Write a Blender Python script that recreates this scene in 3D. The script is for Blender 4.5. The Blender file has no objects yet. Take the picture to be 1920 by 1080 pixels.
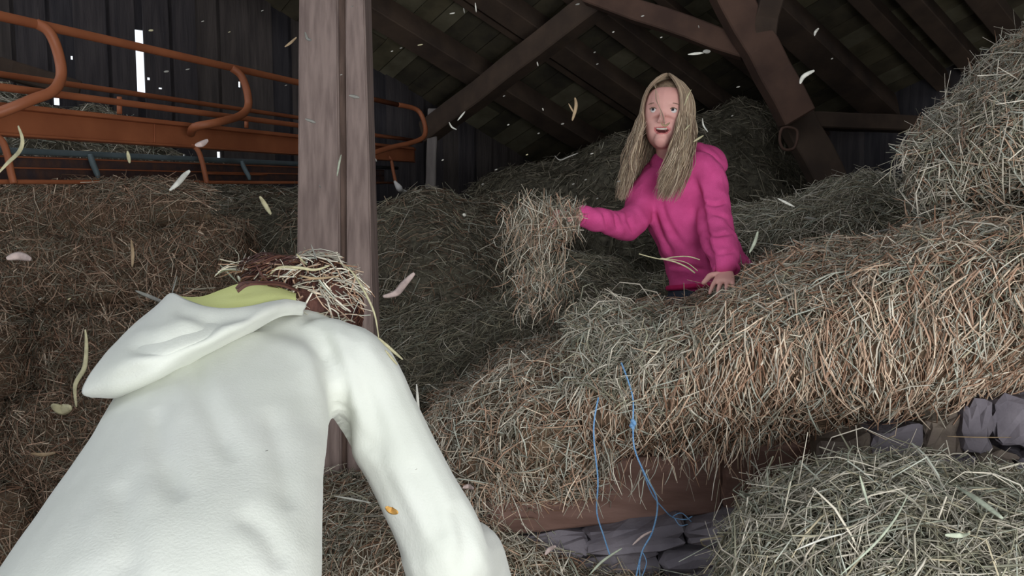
import bpy, bmesh, math, random
import numpy as np
from mathutils import Vector, Matrix

random.seed(7)
RNG = np.random.default_rng(11)
S = bpy.context.scene
COL = S.collection

# ------------------------------------------------------------------ camera
F = 1500.0
CAM = Vector((0, 0, 1.45))
PITCH = math.radians(-5.3)
FW = Vector((0, math.cos(PITCH), math.sin(PITCH)))
RT = Vector((1, 0, 0))
UP = RT.cross(FW)
cd = bpy.data.cameras.new('camera'); cam = bpy.data.objects.new('camera', cd); COL.objects.link(cam)
cd.sensor_width = 36; cd.lens = 36 * F / 1920; cd.clip_start = 0.02
cam.location = CAM; cam.rotation_euler = (math.pi / 2 + PITCH, 0, 0)
S.camera = cam

def P(px, py, d):
    """point of the barn seen at a pixel of the 1920x1080 frame, d metres deep"""
    return CAM + d * (FW + RT * ((px - 960) / F) + UP * ((540 - py) / F))

# ------------------------------------------------------------------ light
S.view_settings.view_transform = 'Standard'; S.view_settings.look = 'None'
S.view_settings.gamma = 1; S.view_settings.use_curve_mapping = False
S.view_settings.exposure = 0.42
w = bpy.data.worlds.new('overcast_sky'); S.world = w; w.use_nodes = True
w.node_tree.nodes['Background'].inputs[0].default_value = (0.86, 0.92, 1.0, 1)
w.node_tree.nodes['Background'].inputs[1].default_value = 1.1
def area(name, loc, target, sx, sy, power, col):
    l = bpy.data.lights.new(name, 'AREA'); l.shape = 'RECTANGLE'; l.size = sx; l.size_y = sy
    l.energy = power; l.color = col
    o = bpy.data.objects.new(name, l); COL.objects.link(o); o.location = loc
    o.rotation_euler = (Vector(target) - Vector(loc)).to_track_quat('-Z', 'Y').to_euler()
    return o
# daylight entering by the open barn door behind the camera
area('door_daylight', (1.15, -0.98, 1.10), (0.35, 2.6, 1.15), 1.9, 1.3, 58, (0.96, 0.98, 1.0))

# ------------------------------------------------------------------ materials
def rgb(r, g, b):
    f = lambda c: (c / 255 / 12.92) if c / 255 <= 0.04045 else ((c / 255 + 0.055) / 1.055) ** 2.4
    return (f(r), f(g), f(b), 1)
def mat(name, col, rough=0.8, col2=None, scale=20, stretch=(1, 1, 1), bump=0.0, bscale=None, metal=0, attr=None, sheen=0, spec=0.3, detail=6, contrast=(0.35, 0.65)):
    m = bpy.data.materials.new(name); m.use_nodes = True
    nt = m.node_tree; n = nt.nodes; L = nt.links; b = n['Principled BSDF']
    b.inputs['Roughness'].default_value = rough; b.inputs['Metallic'].default_value = metal
    b.inputs['Specular IOR Level'].default_value = spec
    if sheen: b.inputs['Sheen Weight'].default_value = sheen
    b.inputs['Base Color'].default_value = col
    tc = n.new('ShaderNodeTexCoord'); mp = n.new('ShaderNodeMapping'); mp.inputs['Scale'].default_value = stretch
    L.new(tc.outputs['Object'], mp.inputs[0])
    if col2 is not None:
        t = n.new('ShaderNodeTexNoise'); t.inputs['Scale'].default_value = scale; t.inputs['Detail'].default_value = detail
        L.new(mp.outputs[0], t.inputs['Vector'])
        r = n.new('ShaderNodeValToRGB'); r.color_ramp.elements[0].position = contrast[0]; r.color_ramp.elements[1].position = contrast[1]
        r.color_ramp.elements[0].color = col; r.color_ramp.elements[1].color = col2
        L.new(t.outputs['Fac'], r.inputs[0]); L.new(r.outputs[0], b.inputs['Base Color'])
    if attr:
        a = n.new('ShaderNodeAttribute'); a.attribute_name = attr
        L.new(a.outputs['Color'], b.inputs['Base Color'])
    if bump:
        t2 = n.new('ShaderNodeTexNoise'); t2.inputs['Scale'].default_value = bscale or scale; t2.inputs['Detail'].default_value = 5
        L.new(mp.outputs[0], t2.inputs['Vector'])
        bp = n.new('ShaderNodeBump'); bp.inputs['Strength'].default_value = bump; bp.inputs['Distance'].default_value = 0.01
        L.new(t2.outputs['Fac'], bp.inputs['Height']); L.new(bp.outputs[0], b.inputs['Normal'])
    return m

M = {}
M['pillar'] = mat('weathered_post_wood', rgb(112, 96, 90), 0.9, rgb(140, 122, 114), 6, (9, 9, 0.7), 0.5, 9)
M['pillar_dark'] = mat('post_batten_wood', rgb(84, 68, 60), 0.9, rgb(112, 92, 82), 6, (9, 9, 0.7), 0.5, 9)
M['beam'] = mat('old_beam_wood', rgb(66, 54, 46), 0.9, rgb(86, 70, 58), 5, (1, 1, 1), 0.4, 14)
M['beam_red'] = mat('red_brown_beam_wood', rgb(76, 57, 49), 0.9, rgb(98, 74, 62), 5, (1, 1, 1), 0.4, 14)
M['greypost'] = mat('grey_post_wood', rgb(120, 112, 108), 0.9, rgb(146, 138, 132), 5, (3, 3, .5), 0.3, 14)
ROOFM = [mat('roof_board_%d_wood' % i, rgb(*c), 0.95, rgb(*d), 4, (1.5, 1.5, 1.5), 0.4, 12) for i, (c, d) in enumerate([
    ((80, 74, 56), (104, 96, 74)), ((66, 60, 48), (90, 82, 64)), ((90, 84, 66), (112, 106, 86)), ((58, 53, 44), (80, 74, 58))])]
WALLM = [mat('wall_board_%d_wood' % i, rgb(*c), 0.95, rgb(*d), 4, (6, 6, .6), 0.4, 12) for i, (c, d) in enumerate([
    ((58, 54, 56), (76, 70, 70)), ((48, 46, 50), (66, 62, 64)), ((66, 60, 58), (86, 78, 74))])]
M['orange'] = mat('orange_paint', rgb(166, 100, 66), 0.5, rgb(150, 88, 58), 6, (1, 1, 1), 0.08, 30, spec=0.35)
M['rust'] = mat('rusty_trough_steel', rgb(86, 62, 52), 0.7, rgb(62, 52, 54), 5, (.6, 5, 5), 0.2, 20)
M['greysteel'] = mat('grey_green_steel', rgb(98, 112, 116), 0.5, rgb(82, 94, 96), 8, (1, 1, 1), 0.05, 30)
M['stone'] = mat('violet_grey_stone', rgb(104, 98, 104), 0.9, rgb(136, 129, 134), 7, (1, 1, 1), 0.9, 22)
M['stone_tan'] = mat('tan_stone', rgb(140, 128, 112), 0.9, rgb(112, 100, 92), 9, (1, 1, 1), 0.9, 24)
M['sill'] = mat('sill_timber', rgb(104, 78, 68), 0.9, rgb(126, 98, 88), 6, (1, 1, 5), 0.5, 14)
M['earth'] = mat('barn_floor_earth', rgb(78, 66, 56), 1, rgb(104, 90, 76), 6, (1, 1, 1), 0.5, 20)
M['haycore'] = mat('packed_hay_brown', rgb(84, 68, 54), 1, rgb(118, 98, 78), 28, (1, 1, 1), 1.0, 60)
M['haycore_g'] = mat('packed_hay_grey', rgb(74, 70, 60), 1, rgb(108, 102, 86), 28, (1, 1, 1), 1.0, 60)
M['straw'] = mat('straw_stalk', (1, 1, 1, 1), 0.75, attr='tint', spec=0.2)
M['jacket'] = mat('pale_sage_cotton', rgb(212, 214, 202), 0.9, rgb(220, 221, 211), 5, (1, 1, 1), 0.12, 260, sheen=0.2)
M['lining'] = mat('yellow_green_lining', rgb(230, 234, 158), 0.9, rgb(222, 226, 144), 8, (1, 1, 1), 0.1, 200)
M['pink'] = mat('pink_fleece', rgb(206, 78, 136), 0.9, rgb(192, 68, 124), 20, (1, 1, 1), 0.25, 300)
M['pinkdark'] = mat('dark_pink_rib', rgb(186, 36, 92), 0.9, rgb(170, 30, 84), 30, (1, 1, 1), 0.3, 300)
M['skin'] = mat('skin', rgb(214, 164, 152), 0.6, rgb(204, 150, 140), 14, (1, 1, 1), 0.03, 200)
M['lips'] = mat('lips', rgb(196, 118, 114), 0.5)
M['mouth'] = mat('mouth_inside', rgb(84, 30, 32), 0.6)
M['teeth'] = mat('teeth', rgb(225, 215, 200), 0.4)
M['eyewhite'] = mat('eye_white', rgb(215, 208, 204), 0.3)
M['iris'] = mat('dark_iris', rgb(40, 38, 44), 0.3)
M['brow'] = mat('brow_hair', rgb(120, 96, 80), 0.9)
M['blond'] = mat('blond_hair', (1, 1, 1, 1), 0.55, attr='tint', spec=0.4)
M['blondcap'] = mat('blond_hair_base', rgb(150, 128, 104), 0.7, rgb(118, 98, 80), 30, (4, 4, 1), 0.4, 60)
M['brunette'] = mat('red_brown_hair_base', rgb(74, 46, 40), 0.7, rgb(98, 64, 54), 30, (4, 4, 1), 0.5, 60)
M['trouser'] = mat('dark_blue_trousers', rgb(40, 46, 56), 0.9, rgb(50, 58, 68), 20, (1, 1, 1), 0.2, 200)
M['shoe'] = mat('dark_rubber_boot', rgb(44, 44, 46), 0.5)
M['twine'] = mat('blue_twine', rgb(96, 146, 196), 0.6, rgb(140, 178, 212), 120, (1, 1, 3), 0.5, 200)
M['cloth'] = mat('white_rag', rgb(200, 196, 192), 0.9)

# ------------------------------------------------------------------ object helpers
def origin(parent):
    v = Vector((0, 0, 0))
    while parent is not None:
        v += parent.location; parent = parent.parent
    return v
def obj(name, mesh, parent=None, **props):
    o = bpy.data.objects.new(name, mesh); COL.objects.link(o)
    if parent is not None:
        o.parent = parent; off = origin(parent)
        if off.length > 0: mesh.transform(Matrix.Translation(-off))
    for k, v in props.items(): o[k] = v
    return o
def thing(name, loc, label, category, group=None):
    o = bpy.data.objects.new(name, None); COL.objects.link(o); o.location = loc; o.empty_display_size = .1
    o['label'] = label; o['category'] = category
    if group: o['group'] = group
    return o
def recenter(o):
    """moves a single-mesh thing's origin to its base"""
    n = len(o.data.vertices); c = np.empty(n * 3); o.data.vertices.foreach_get('co', c); c = c.reshape(-1, 3)
    b = Vector(((c[:, 0].min() + c[:, 0].max()) / 2, (c[:, 1].min() + c[:, 1].max()) / 2, c[:, 2].min()))
    o.data.transform(Matrix.Translation(-b)); o.location = o.location + b
def np_mesh(name, V, Fq, material, smooth=True, tint=None):
    """V (n,3), Fq list of arrays of faces (all same width per array)"""
    me = bpy.data.meshes.new(name)
    if not isinstance(Fq, (list, tuple)): Fq = [Fq]
    V = np.asarray(V, dtype=np.float32)
    me.vertices.add(len(V)); me.vertices.foreach_set('co', V.ravel())
    loops = np.concatenate([f.ravel() for f in Fq]).astype(np.int32)
    counts = np.concatenate([np.full(len(f), f.shape[1]) for f in Fq]).astype(np.int32)
    starts = np.concatenate([[0], np.cumsum(counts)[:-1]]).astype(np.int32)
    me.loops.add(len(loops)); me.loops.foreach_set('vertex_index', loops)
    me.polygons.add(len(counts)); me.polygons.foreach_set('loop_start', starts)
    try: me.polygons.foreach_set('loop_total', counts)
    except Exception: pass
    me.update(calc_edges=True)
    me.polygons.foreach_set('use_smooth', np.full(len(counts), smooth))
    if tint is not None:
        a = me.attributes.new('tint', 'FLOAT_COLOR', 'POINT')
        c = np.ones((len(V), 4), dtype=np.float32); c[:, :3] = tint
        a.data.foreach_set('color', c.ravel())
    if material: me.materials.append(material)
    me.validate()
    return me

def hexa(corners, material, name='box', bevel=0.0):
    """eight corners: bottom four (ccw), top four"""
    bm = bmesh.new(); vs = [bm.verts.new(c) for c in corners]
    for f in ((0, 3, 2, 1), (4, 5, 6, 7), (0, 1, 5, 4), (1, 2, 6, 5), (2, 3, 7, 6), (3, 0, 4, 7)):
        bm.faces.new([vs[i] for i in f])
    bmesh.ops.recalc_face_normals(bm, faces=bm.faces[:])
    if bevel: bmesh.ops.bevel(bm, geom=bm.edges[:] , offset=bevel, segments=1, affect='EDGES')
    me = bpy.data.meshes.new(name); bm.to_mesh(me); bm.free(); me.materials.append(material)
    return me
def beam_mesh(a, b, wid, hei, material, side=None, bevel=0.006, wob=0.0, name='beam'):
    """square timber from a to b; wid along side, hei perpendicular"""
    a = Vector(a); b = Vector(b); t = (b - a).normalized()
    side = Vector(side) if side is not None else RT
    s = (side - t * side.dot(t)).normalized(); n = t.cross(s)
    bm = bmesh.new(); rings = []; N = 7 if wob else 2
    for i in range(N):
        k = i / (N - 1); c = a.lerp(b, k)
        if wob: c = c + s * random.uniform(-wob, wob) + n * random.uniform(-wob, wob)
        rings.append([bm.verts.new(c + s * wid / 2 * x + n * hei / 2 * y) for x, y in ((-1, -1), (1, -1), (1, 1), (-1, 1))])
    for r0, r1 in zip(rings, rings[1:]):
        for j in range(4): bm.faces.new((r0[j], r0[(j + 1) % 4], r1[(j + 1) % 4], r1[j]))
    bm.faces.new(rings[0][::-1]); bm.faces.new(rings[-1])
    bmesh.ops.recalc_face_normals(bm, faces=bm.faces[:])
    if bevel: bmesh.ops.bevel(bm, geom=[e for e in bm.edges if e.calc_face_angle(0) > 0.8], offset=bevel, segments=1, affect='EDGES')
    me = bpy.data.meshes.new(name); bm.to_mesh(me); bm.free(); me.materials.append(material)
    return me

def crom(pts, n, closed=False):
    """Catmull-Rom resample of (m,k) points to n"""
    p = np.asarray(pts, float); m = len(p)
    if closed: u = np.linspace(0, m, n, endpoint=False); idx = lambda i: np.mod(i, m)
    else: u = np.linspace(0, m - 1, n); idx = lambda i: np.clip(i, 0, m - 1)
    i = np.floor(u).astype(int)
    if not closed: i = np.minimum(i, m - 2)
    t = (u - i)[:, None]
    p0, p1, p2, p3 = p[idx(i - 1)], p[idx(i)], p[idx(i + 1)], p[idx(i + 2)]
    return 0.5 * ((2 * p1) + (-p0 + p2) * t + (2 * p0 - 5 * p1 + 4 * p2 - p3) * t ** 2 + (-p0 + 3 * p1 - 3 * p2 + p3) * t ** 3)

def tube_mesh(pts, r, material, n=10, res=6, name='tube', closed=False):
    """round tube through points; r number or list per point"""
    pts = [tuple(p) for p in pts]
    rr = r if isinstance(r, (list, tuple)) else [r] * len(pts)
    arr = np.array([list(p) + [q] for p, q in zip(pts, rr)])
    m = (len(pts) - 1) * res + 1 if not closed else len(pts) * res
    c = crom(arr, m, closed) if len(pts) > 2 else np.array([arr[0] + (arr[1] - arr[0]) * k for k in (0, 1)])
    C = c[:, :3]; R = np.abs(c[:, 3]); m = len(C)
    T = np.gradient(C, axis=0); T /= np.linalg.norm(T, axis=1)[:, None] + 1e-12
    ref = np.array([0, 0, 1.]) if abs(T[0][2]) < .9 else np.array([1., 0, 0])
    V = []
    s = np.cross(T[0], ref); s /= np.linalg.norm(s)
    for i in range(m):
        s = s - T[i] * s.dot(T[i]); s /= np.linalg.norm(s); q = np.cross(T[i], s)
        for j in range(n):
            a = 2 * math.pi * j / n
            V.append(C[i] + R[i] * (math.cos(a) * s + math.sin(a) * q))
    Q = []
    for i in range(m if closed else m - 1):
        for j in range(n):
            i2 = (i + 1) % m
            Q.append((i * n + j, i * n + (j + 1) % n, i2 * n + (j + 1) % n, i2 * n + j))
    V = np.array(V); Fs = [np.array(Q)]
    if not closed:
        Fs.append(np.array([list(range(n))[::-1], [(m - 1) * n + j for j in range(n)]]))
    return np_mesh(name, V, Fs, material)

def merge(meshes, name='merged'):
    bm = bmesh.new()
    for me in meshes: bm.from_mesh(me)
    o = bpy.data.meshes.new(name); bm.to_mesh(o); bm.free()
    for mt in meshes[0].materials: o.materials.append(mt)
    for me in meshes: bpy.data.meshes.remove(me)
    return o

def snoise(p, freq, seed=0, octaves=2):
    r = np.random.default_rng(seed); out = np.zeros(len(p)); amp = 1.0; tot = 0
    for o in range(octaves):
        for _ in range(7):
            k = r.normal(size=3); k = k / np.linalg.norm(k) * freq * r.uniform(.6, 1.5)
            out += amp * np.sin(p @ k + r.uniform(0, 6.28))
        tot += amp * 2.6; amp *= .5; freq *= 2.1
    return out / tot

# ------------------------------------------------------------------ straw
CAMN = np.array(CAM)
PAL = {
    'tan':   [(190, 158, 126), (206, 178, 146), (172, 136, 106), (222, 200, 168), (156, 116, 86), (182, 146, 116)],
    'pale':  [(190, 182, 160), (206, 200, 178), (168, 164, 140), (180, 186, 166), (150, 146, 128), (218, 210, 184)],
    'green': [(150, 150, 122), (134, 136, 112), (166, 162, 132), (112, 112, 90), (144, 150, 128), (176, 166, 132)],
    'brown': [(138, 110, 84), (120, 92, 68), (154, 126, 98), (104, 80, 60), (146, 128, 102), (132, 116, 94)],
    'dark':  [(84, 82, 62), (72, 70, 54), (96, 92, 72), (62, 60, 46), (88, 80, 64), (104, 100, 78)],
    'dull':  [(128, 122, 98), (112, 108, 86), (142, 134, 108), (98, 94, 76), (134, 126, 106), (150, 146, 122)],
}
def lin(c): return np.array(rgb(*c)[:3])
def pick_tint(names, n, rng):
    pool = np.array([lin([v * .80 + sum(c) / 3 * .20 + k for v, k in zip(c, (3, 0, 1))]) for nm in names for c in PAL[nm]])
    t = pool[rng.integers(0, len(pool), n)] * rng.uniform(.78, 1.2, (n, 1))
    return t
def straws(C0, D, Lh, Wd, bend, tint, seg=3, prism=True, rng=RNG, kink=0.25):
    """vectorised stalks: centres path from C0 along D; returns V,F,tint"""
    n = len(C0); st = seg + 1
    D = D / (np.linalg.norm(D, axis=1)[:, None] + 1e-9)
    A = np.cross(D, rng.normal(size=(n, 3))); A /= np.linalg.norm(A, axis=1)[:, None] + 1e-9
    B = np.cross(D, A)
    t = np.linspace(0, 1, st)
    path = C0[:, None] + D[:, None] * (t[None, :, None] * Lh[:, None, None]) + A[:, None] * ((t * (1 - t) * 4)[None, :, None] * (bend * Lh)[:, None, None])
    kk = rng.uniform(-1, 1, (n, st)) * kink * .12; kk[:, 0] = 0
    path = path + B[:, None] * (kk * Lh[:, None])[:, :, None]
    prof = np.array([.8, 1, .85, .45, .3][:st]) if st <= 5 else np.ones(st)
    w = Wd[:, None] * prof[None]
    if prism:
        offs = [(math.cos(a), math.sin(a)) for a in (0.5, 2.6, 4.7)]
        V = np.stack([path + (B[:, None] * c * 0.5 + A[:, None] * s_ * .32) * w[:, :, None] for c, s_ in offs], axis=2)   # n,st,3,3
        k = 3
    else:
        V = np.stack([path + B[:, None] * .5 * w[:, :, None], path - B[:, None] * .5 * w[:, :, None]], axis=2)
        k = 2
    V = V.reshape(-1, 3)
    base = (np.arange(n) * st * k)[:, None, None, None]
    ii = np.arange(seg)[None, :, None, None]; 
    if k == 3:
        jj = np.arange(3)[None, None, :, None]; j2 = (jj + 1) % 3
    else:
        jj = np.zeros((1, 1, 1, 1), int); j2 = jj + 1
    q = np.concatenate([base + ii * k + jj, base + ii * k + j2, base + (ii + 1) * k + j2, base + (ii + 1) * k + jj], axis=3)
    Fq = q.reshape(-1, 4)
    return V, Fq, np.repeat(tint, st * k, axis=0)

def scatter(V, Fq, n, L=(.08, .03), W=.003, pal=('tan',), bias=(0, 0, 0), biasw=0.0, lift=.25, seg=3, prism=True,
            rng=RNG, frustum=True, facing=-0.35, out=(0, .015), bend=.12, weight=None):
    """stalk soup on the quads of a base surface"""
    a, b, c, d = (V[Fq[:, i]] for i in range(4))
    N = np.cross(c - a, d - b); ar = np.linalg.norm(N, axis=1); N = N / (ar[:, None] + 1e-12)
    cen = (a + b + c + d) / 4
    wgt = ar.copy()
    view = CAMN - cen; dist = np.linalg.norm(view, axis=1); view /= dist[:, None]
    wgt[(N * view).sum(1) < facing] = 0
    wgt[N[:, 2] < -.8] = 0
    if frustum:
        rel = cen - CAMN; dp = rel @ np.array(FW); x = rel @ np.array(RT) / np.maximum(dp, .05); y = rel @ np.array(UP) / np.maximum(dp, .05)
        wgt[(dp < .1) | (np.abs(x) > .98) | (np.abs(y) > .54)] = 0
    if weight is not None: wgt = wgt * weight(cen)
    if wgt.sum() <= 0: return None
    idx = rng.choice(len(Fq), n, p=wgt / wgt.sum())
    u = rng.random((n, 1)); v = rng.random((n, 1))
    p = (a[idx] * (1 - u) + b[idx] * u) * (1 - v) + (d[idx] * (1 - u) + c[idx] * u) * v
    nn = N[idx]
    r = rng.normal(size=(n, 3)); tg = r - nn * (r * nn).sum(1)[:, None]; tg /= np.linalg.norm(tg, axis=1)[:, None]
    bs = np.array(bias, float); bt = bs[None] - nn * (nn @ bs)[:, None]
    D = tg + bt * biasw + nn * rng.normal(.05, lift, (n, 1)) 
    D /= np.linalg.norm(D, axis=1)[:, None]
    Ln = np.clip(rng.normal(L[0], L[1], n), L[0] * .35, L[0] * 2.6)
    ln = rng.random(n) < .03; Ln[ln] *= 1.5
    C0 = p + nn * rng.uniform(out[0], out[1], (n, 1)) - D * Ln[:, None] * .5
    Wd = W * rng.uniform(.5, 1.5, n)
    return straws(C0, D, Ln, Wd, rng.normal(0, bend, n), pick_tint(pal, n, rng), seg, prism, rng)

def tuft_mesh(parts, name, material=None):
    parts = [p for p in parts if p is not None]
    Vs, Fs, Ts, o = [], [], [], 0
    for V, Fq, T in parts:
        Vs.append(V); Fs.append(Fq + o); Ts.append(T); o += len(V)
    return np_mesh(name, np.concatenate(Vs), np.concatenate(Fs), material or M['straw'], True, np.concatenate(Ts))

def behind_wall(V):
    """hay pressed against the left wall stops at its boards"""
    wn = np.array([.6, -.8, 0.]); d = (V - np.array(WALL_PT)) @ wn
    return V + wn * np.clip(.05 - d, 0, None)[:, None]
WALL_PT = tuple(P(262, 115, 5.3))

def loft_mass(cols, nu=70, nv=70, noise=.025, freq=9, seed=1, back=(.35, .8), drop=.5, zmin=None):
    """closed solid through columns of points ordered from the front foot over the crest; a back and an underside are added"""
    prof = []
    for col in cols:
        pts = [np.array(P(*q)) for q in col]
        top = pts[-1].copy(); z0 = pts[0][2] if zmin is None else zmin
        sl = (top - CAMN) / np.linalg.norm(top - CAMN)      # the top falls away below the line of sight over the crest
        pts.append(top + sl * back[0] + np.array([0, 0, -.05 - .10 * back[0]])); pts.append(top + sl * back[1] + np.array([0, 0, -.16 - .2 * back[1]]))
        pts.append(np.array([top[0], top[1] + back[1] + .1, min(z0, top[2] - drop)]))
        pts.append(np.array([pts[0][0], pts[0][1] + .25, min(z0, top[2] - drop) - .02]))
        prof.append(crom(np.array(pts), nv, closed=True))
    prof = np.array(prof)                                    # nc,nv,3
    G = np.stack([crom(prof[:, j], nu) for j in range(nv)], axis=1)   # nu,nv,3
    V = G.reshape(-1, 3)
    i, j = np.meshgrid(np.arange(nu - 1), np.arange(nv), indexing='ij'); j2 = (j + 1) % nv
    Fq = np.stack([i * nv + j, (i + 1) * nv + j, (i + 1) * nv + j2, i * nv + j2], axis=-1).reshape(-1, 4)
    a, b, c, d = (V[Fq[:, k]] for k in range(4)); N = np.cross(c - a, d - b)
    vn = np.zeros_like(V)
    for k in range(4): np.add.at(vn, Fq[:, k], N)
    cen = V.mean(0); 
    vn /= np.linalg.norm(vn, axis=1)[:, None] + 1e-12
    if ((V - cen) * vn).sum() < 0: Fq = Fq[:, ::-1]; vn = -vn
    V = behind_wall(V + vn * (snoise(V, freq, seed, 3) * noise)[:, None])
    return V, Fq, nu, nv
def mass_core(V, Fq, nu, nv, material, name='hay_core'):
    caps = [np.array([list(range(nv))]), np.array([[(nu - 1) * nv + j for j in range(nv)][::-1]])]
    return np_mesh(name, V, [Fq] + caps, material)

def hay_mass(name, label, cols, layers, core='haycore', group=None, seed=1, category='hay', **kw):
    V, Fq, nu, nv = loft_mass(cols, seed=seed, **kw)
    base = Vector((float(V[:, 0].mean()), float(V[:, 1].mean()), float(V[:, 2].min())))
    t = thing(name, base, label, category, group)
    obj('hay_core', mass_core(V, Fq, nu, nv, M[core]), t)
    rng = np.random.default_rng(seed + 100)
    obj('loose_straw', tuft_mesh([scatter(V, Fq, rng=rng, **l) for l in layers], 'loose_straw'), t, kind='stuff')
    return t, V, Fq

# ------------------------------------------------------------------ setting: floor, walls, roof
def struct(name, mesh):
    o = obj(name, mesh); o['kind'] = 'structure'; return o
floorm = hexa([(-6, -2.2, -.1), (6, -2.2, -.1), (6, 9, -.1), (-6, 9, -.1), (-6, -2.2, 0), (6, -2.2, 0), (6, 9, 0), (-6, 9, 0)], M['earth'])
struct('floor', floorm)

# roof plane: two directions on it, from the photograph's vanishing points
def cdir(x, y, z): return (RT * x + UP * y + FW * z).normalized()
RU = cdir(2050, -900, 1500)                    # down the slope, along the rafters
RVr = -cdir(-1735, -600, 1500)
RN = RU.cross(RVr).normalized()
RV = RN.cross(RU).normalized()
if RN.z > 0: RN = -RN                          # points down into the barn
KN = 27.0
def roof_depth(px, py): return KN / (.45 * (px - 960) / F + 5.68 * (540 - py) / F + 2.79)
R0 = P(1200, 100, roof_depth(1200, 100))
def roof_uv(px, py):
    q = P(px, py, roof_depth(px, py)) - R0
    return q.dot(RU), q.dot(RV)
def RP(u, v, h=0): return R0 + RU * u + RV * v + RN * h
eave_u = max(roof_uv(1783, 128)[0], roof_uv(1650, 170)[0])
WD = Vector((.8, .6, 0)); WA = P(262, 115, 5.3); WA.z = 0
WNn = Vector((WD.y, -WD.x, 0))
roof = bpy.data.objects.new('ceiling', None); COL.objects.link(roof); roof.location = R0; roof['kind'] = 'structure'
u = eave_u; bi = 0
while u > -5.5:
    wdt = random.uniform(.125, .165)
    vmin = (-.12 - (RP(u, 0) - WA).dot(WNn)) / RV.dot(WNn)
    cuts = [max(-5.2, vmin), random.uniform(-2.6, -1.2), random.uniform(.3, 1.8), random.uniform(2.6, 4.2), 6.5]
    for v0, v1 in zip(cuts, cuts[1:]):
        if v1 - v0 < .05 or v1 < vmin: continue
        v0 = max(v0, vmin); h = random.uniform(-.006, .006); g = random.uniform(.004, .010)
        a = u - wdt
        me = hexa([RP(a + g, v0 + .002, h), RP(u, v0 + .002, h + random.uniform(-.004, .004)), RP(u, v1 - .002, h), RP(a + g, v1 - .002, h),
                   RP(a + g, v0 + .002, h - .022), RP(u, v0 + .002, h - .022), RP(u, v1 - .002, h - .022), RP(a + g, v1 - .002, h - .022)], random.choice(ROOFM), 'roof_board')
        obj('roof_board', me, roof)
    u -= wdt
# roofing felt above the boards closes the joints
vl = lambda u_: (-.12 - (RP(u_, 0) - WA).dot(WNn)) / RV.dot(WNn)
obj('roofing_felt', hexa([RP(eave_u + .1, vl(eave_u + .1), -.03), RP(-5.6, vl(-5.6), -.03), RP(-5.6, 6.6, -.03), RP(eave_u + .1, 6.6, -.03),
     RP(eave_u + .1, vl(eave_u + .1), -.06), RP(-5.6, vl(-5.6), -.06), RP(-5.6, 6.6, -.06), RP(eave_u + .1, 6.6, -.06)], M['earth']), roof)
for px, py, wd, hh in ((560, 60, .14, .16), (790, 50, .17, .18), (905, 12, .05, .09), (935, 12, .04, .07), (1040, 60, .16, .16), (1250, 100, .13, .14), (1330, 60, .06, .08),
                   (1520, 60, .2, .2), (1600, 20, .0, 0), (1690, 60, .1, .14), (1790, 70, .12, .16), (1905, 60, .14, .16)):
    if not wd: continue
    uu, vv = roof_uv(px, py)
    if vv < vl(-5.2) + .05: continue
    obj('rafter', beam_mesh(RP(-5.2, vv, hh / 2 + .01), RP(eave_u, vv, hh / 2 + .01), wd, hh, M['beam'], side=RV, name='rafter'), roof)

# left wall of upright boards with slits where daylight shows
def on_wall(px, py):
    r = (FW + RT * ((px - 960) / F) + UP * ((540 - py) / F))
    k = (WA - CAM).dot(WNn) / r.dot(WNn); q = CAM + r * k
    return (q - WA).dot(WD), q.z
wl = bpy.data.objects.new('wall_left', None); COL.objects.link(wl); wl.location = WA; wl['kind'] = 'structure'
def wbox(s0, s1, z0, z1, h, m):
    t = .022
    c = lambda s, d, z: WA + WD * s + WNn * (h + d) + Vector((0, 0, z))
    return hexa([c(s0, 0, z0), c(s1, 0, z0), c(s1, -t, z0), c(s0, -t, z0), c(s0, 0, z1), c(s1, 0, z1), c(s1, -t, z1), c(s0, -t, z1)], m)
holes = []
for px, py, w_, h_ in ((105, 190, 15, 15), (278, 148, 6, 6), (300, 166, 7, 4), (450, 158, 6, 12), (412, 290, 10, 12), (698, 354, 14, 18), (135, 108, 5, 8), (345, 292, 5, 4)):
    s0, z1 = on_wall(px - w_ / 2, py - h_ / 2); s1, z0 = on_wall(px + w_ / 2, py + h_ / 2)
    holes.append((s0, s1, z0, z1))
sl0, _ = on_wall(254, 115); sl1, _ = on_wall(270, 115); _, slt = on_wall(262, 54); _, slb = on_wall(262, 176)
s = -4.2; edges = [s]
while s < 4.6:
    s += random.uniform(.15, .21)
    if sl0 - .12 < s < sl1 + .1: s = sl0; edges.append(s); s = sl1
    edges.append(s)
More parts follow.
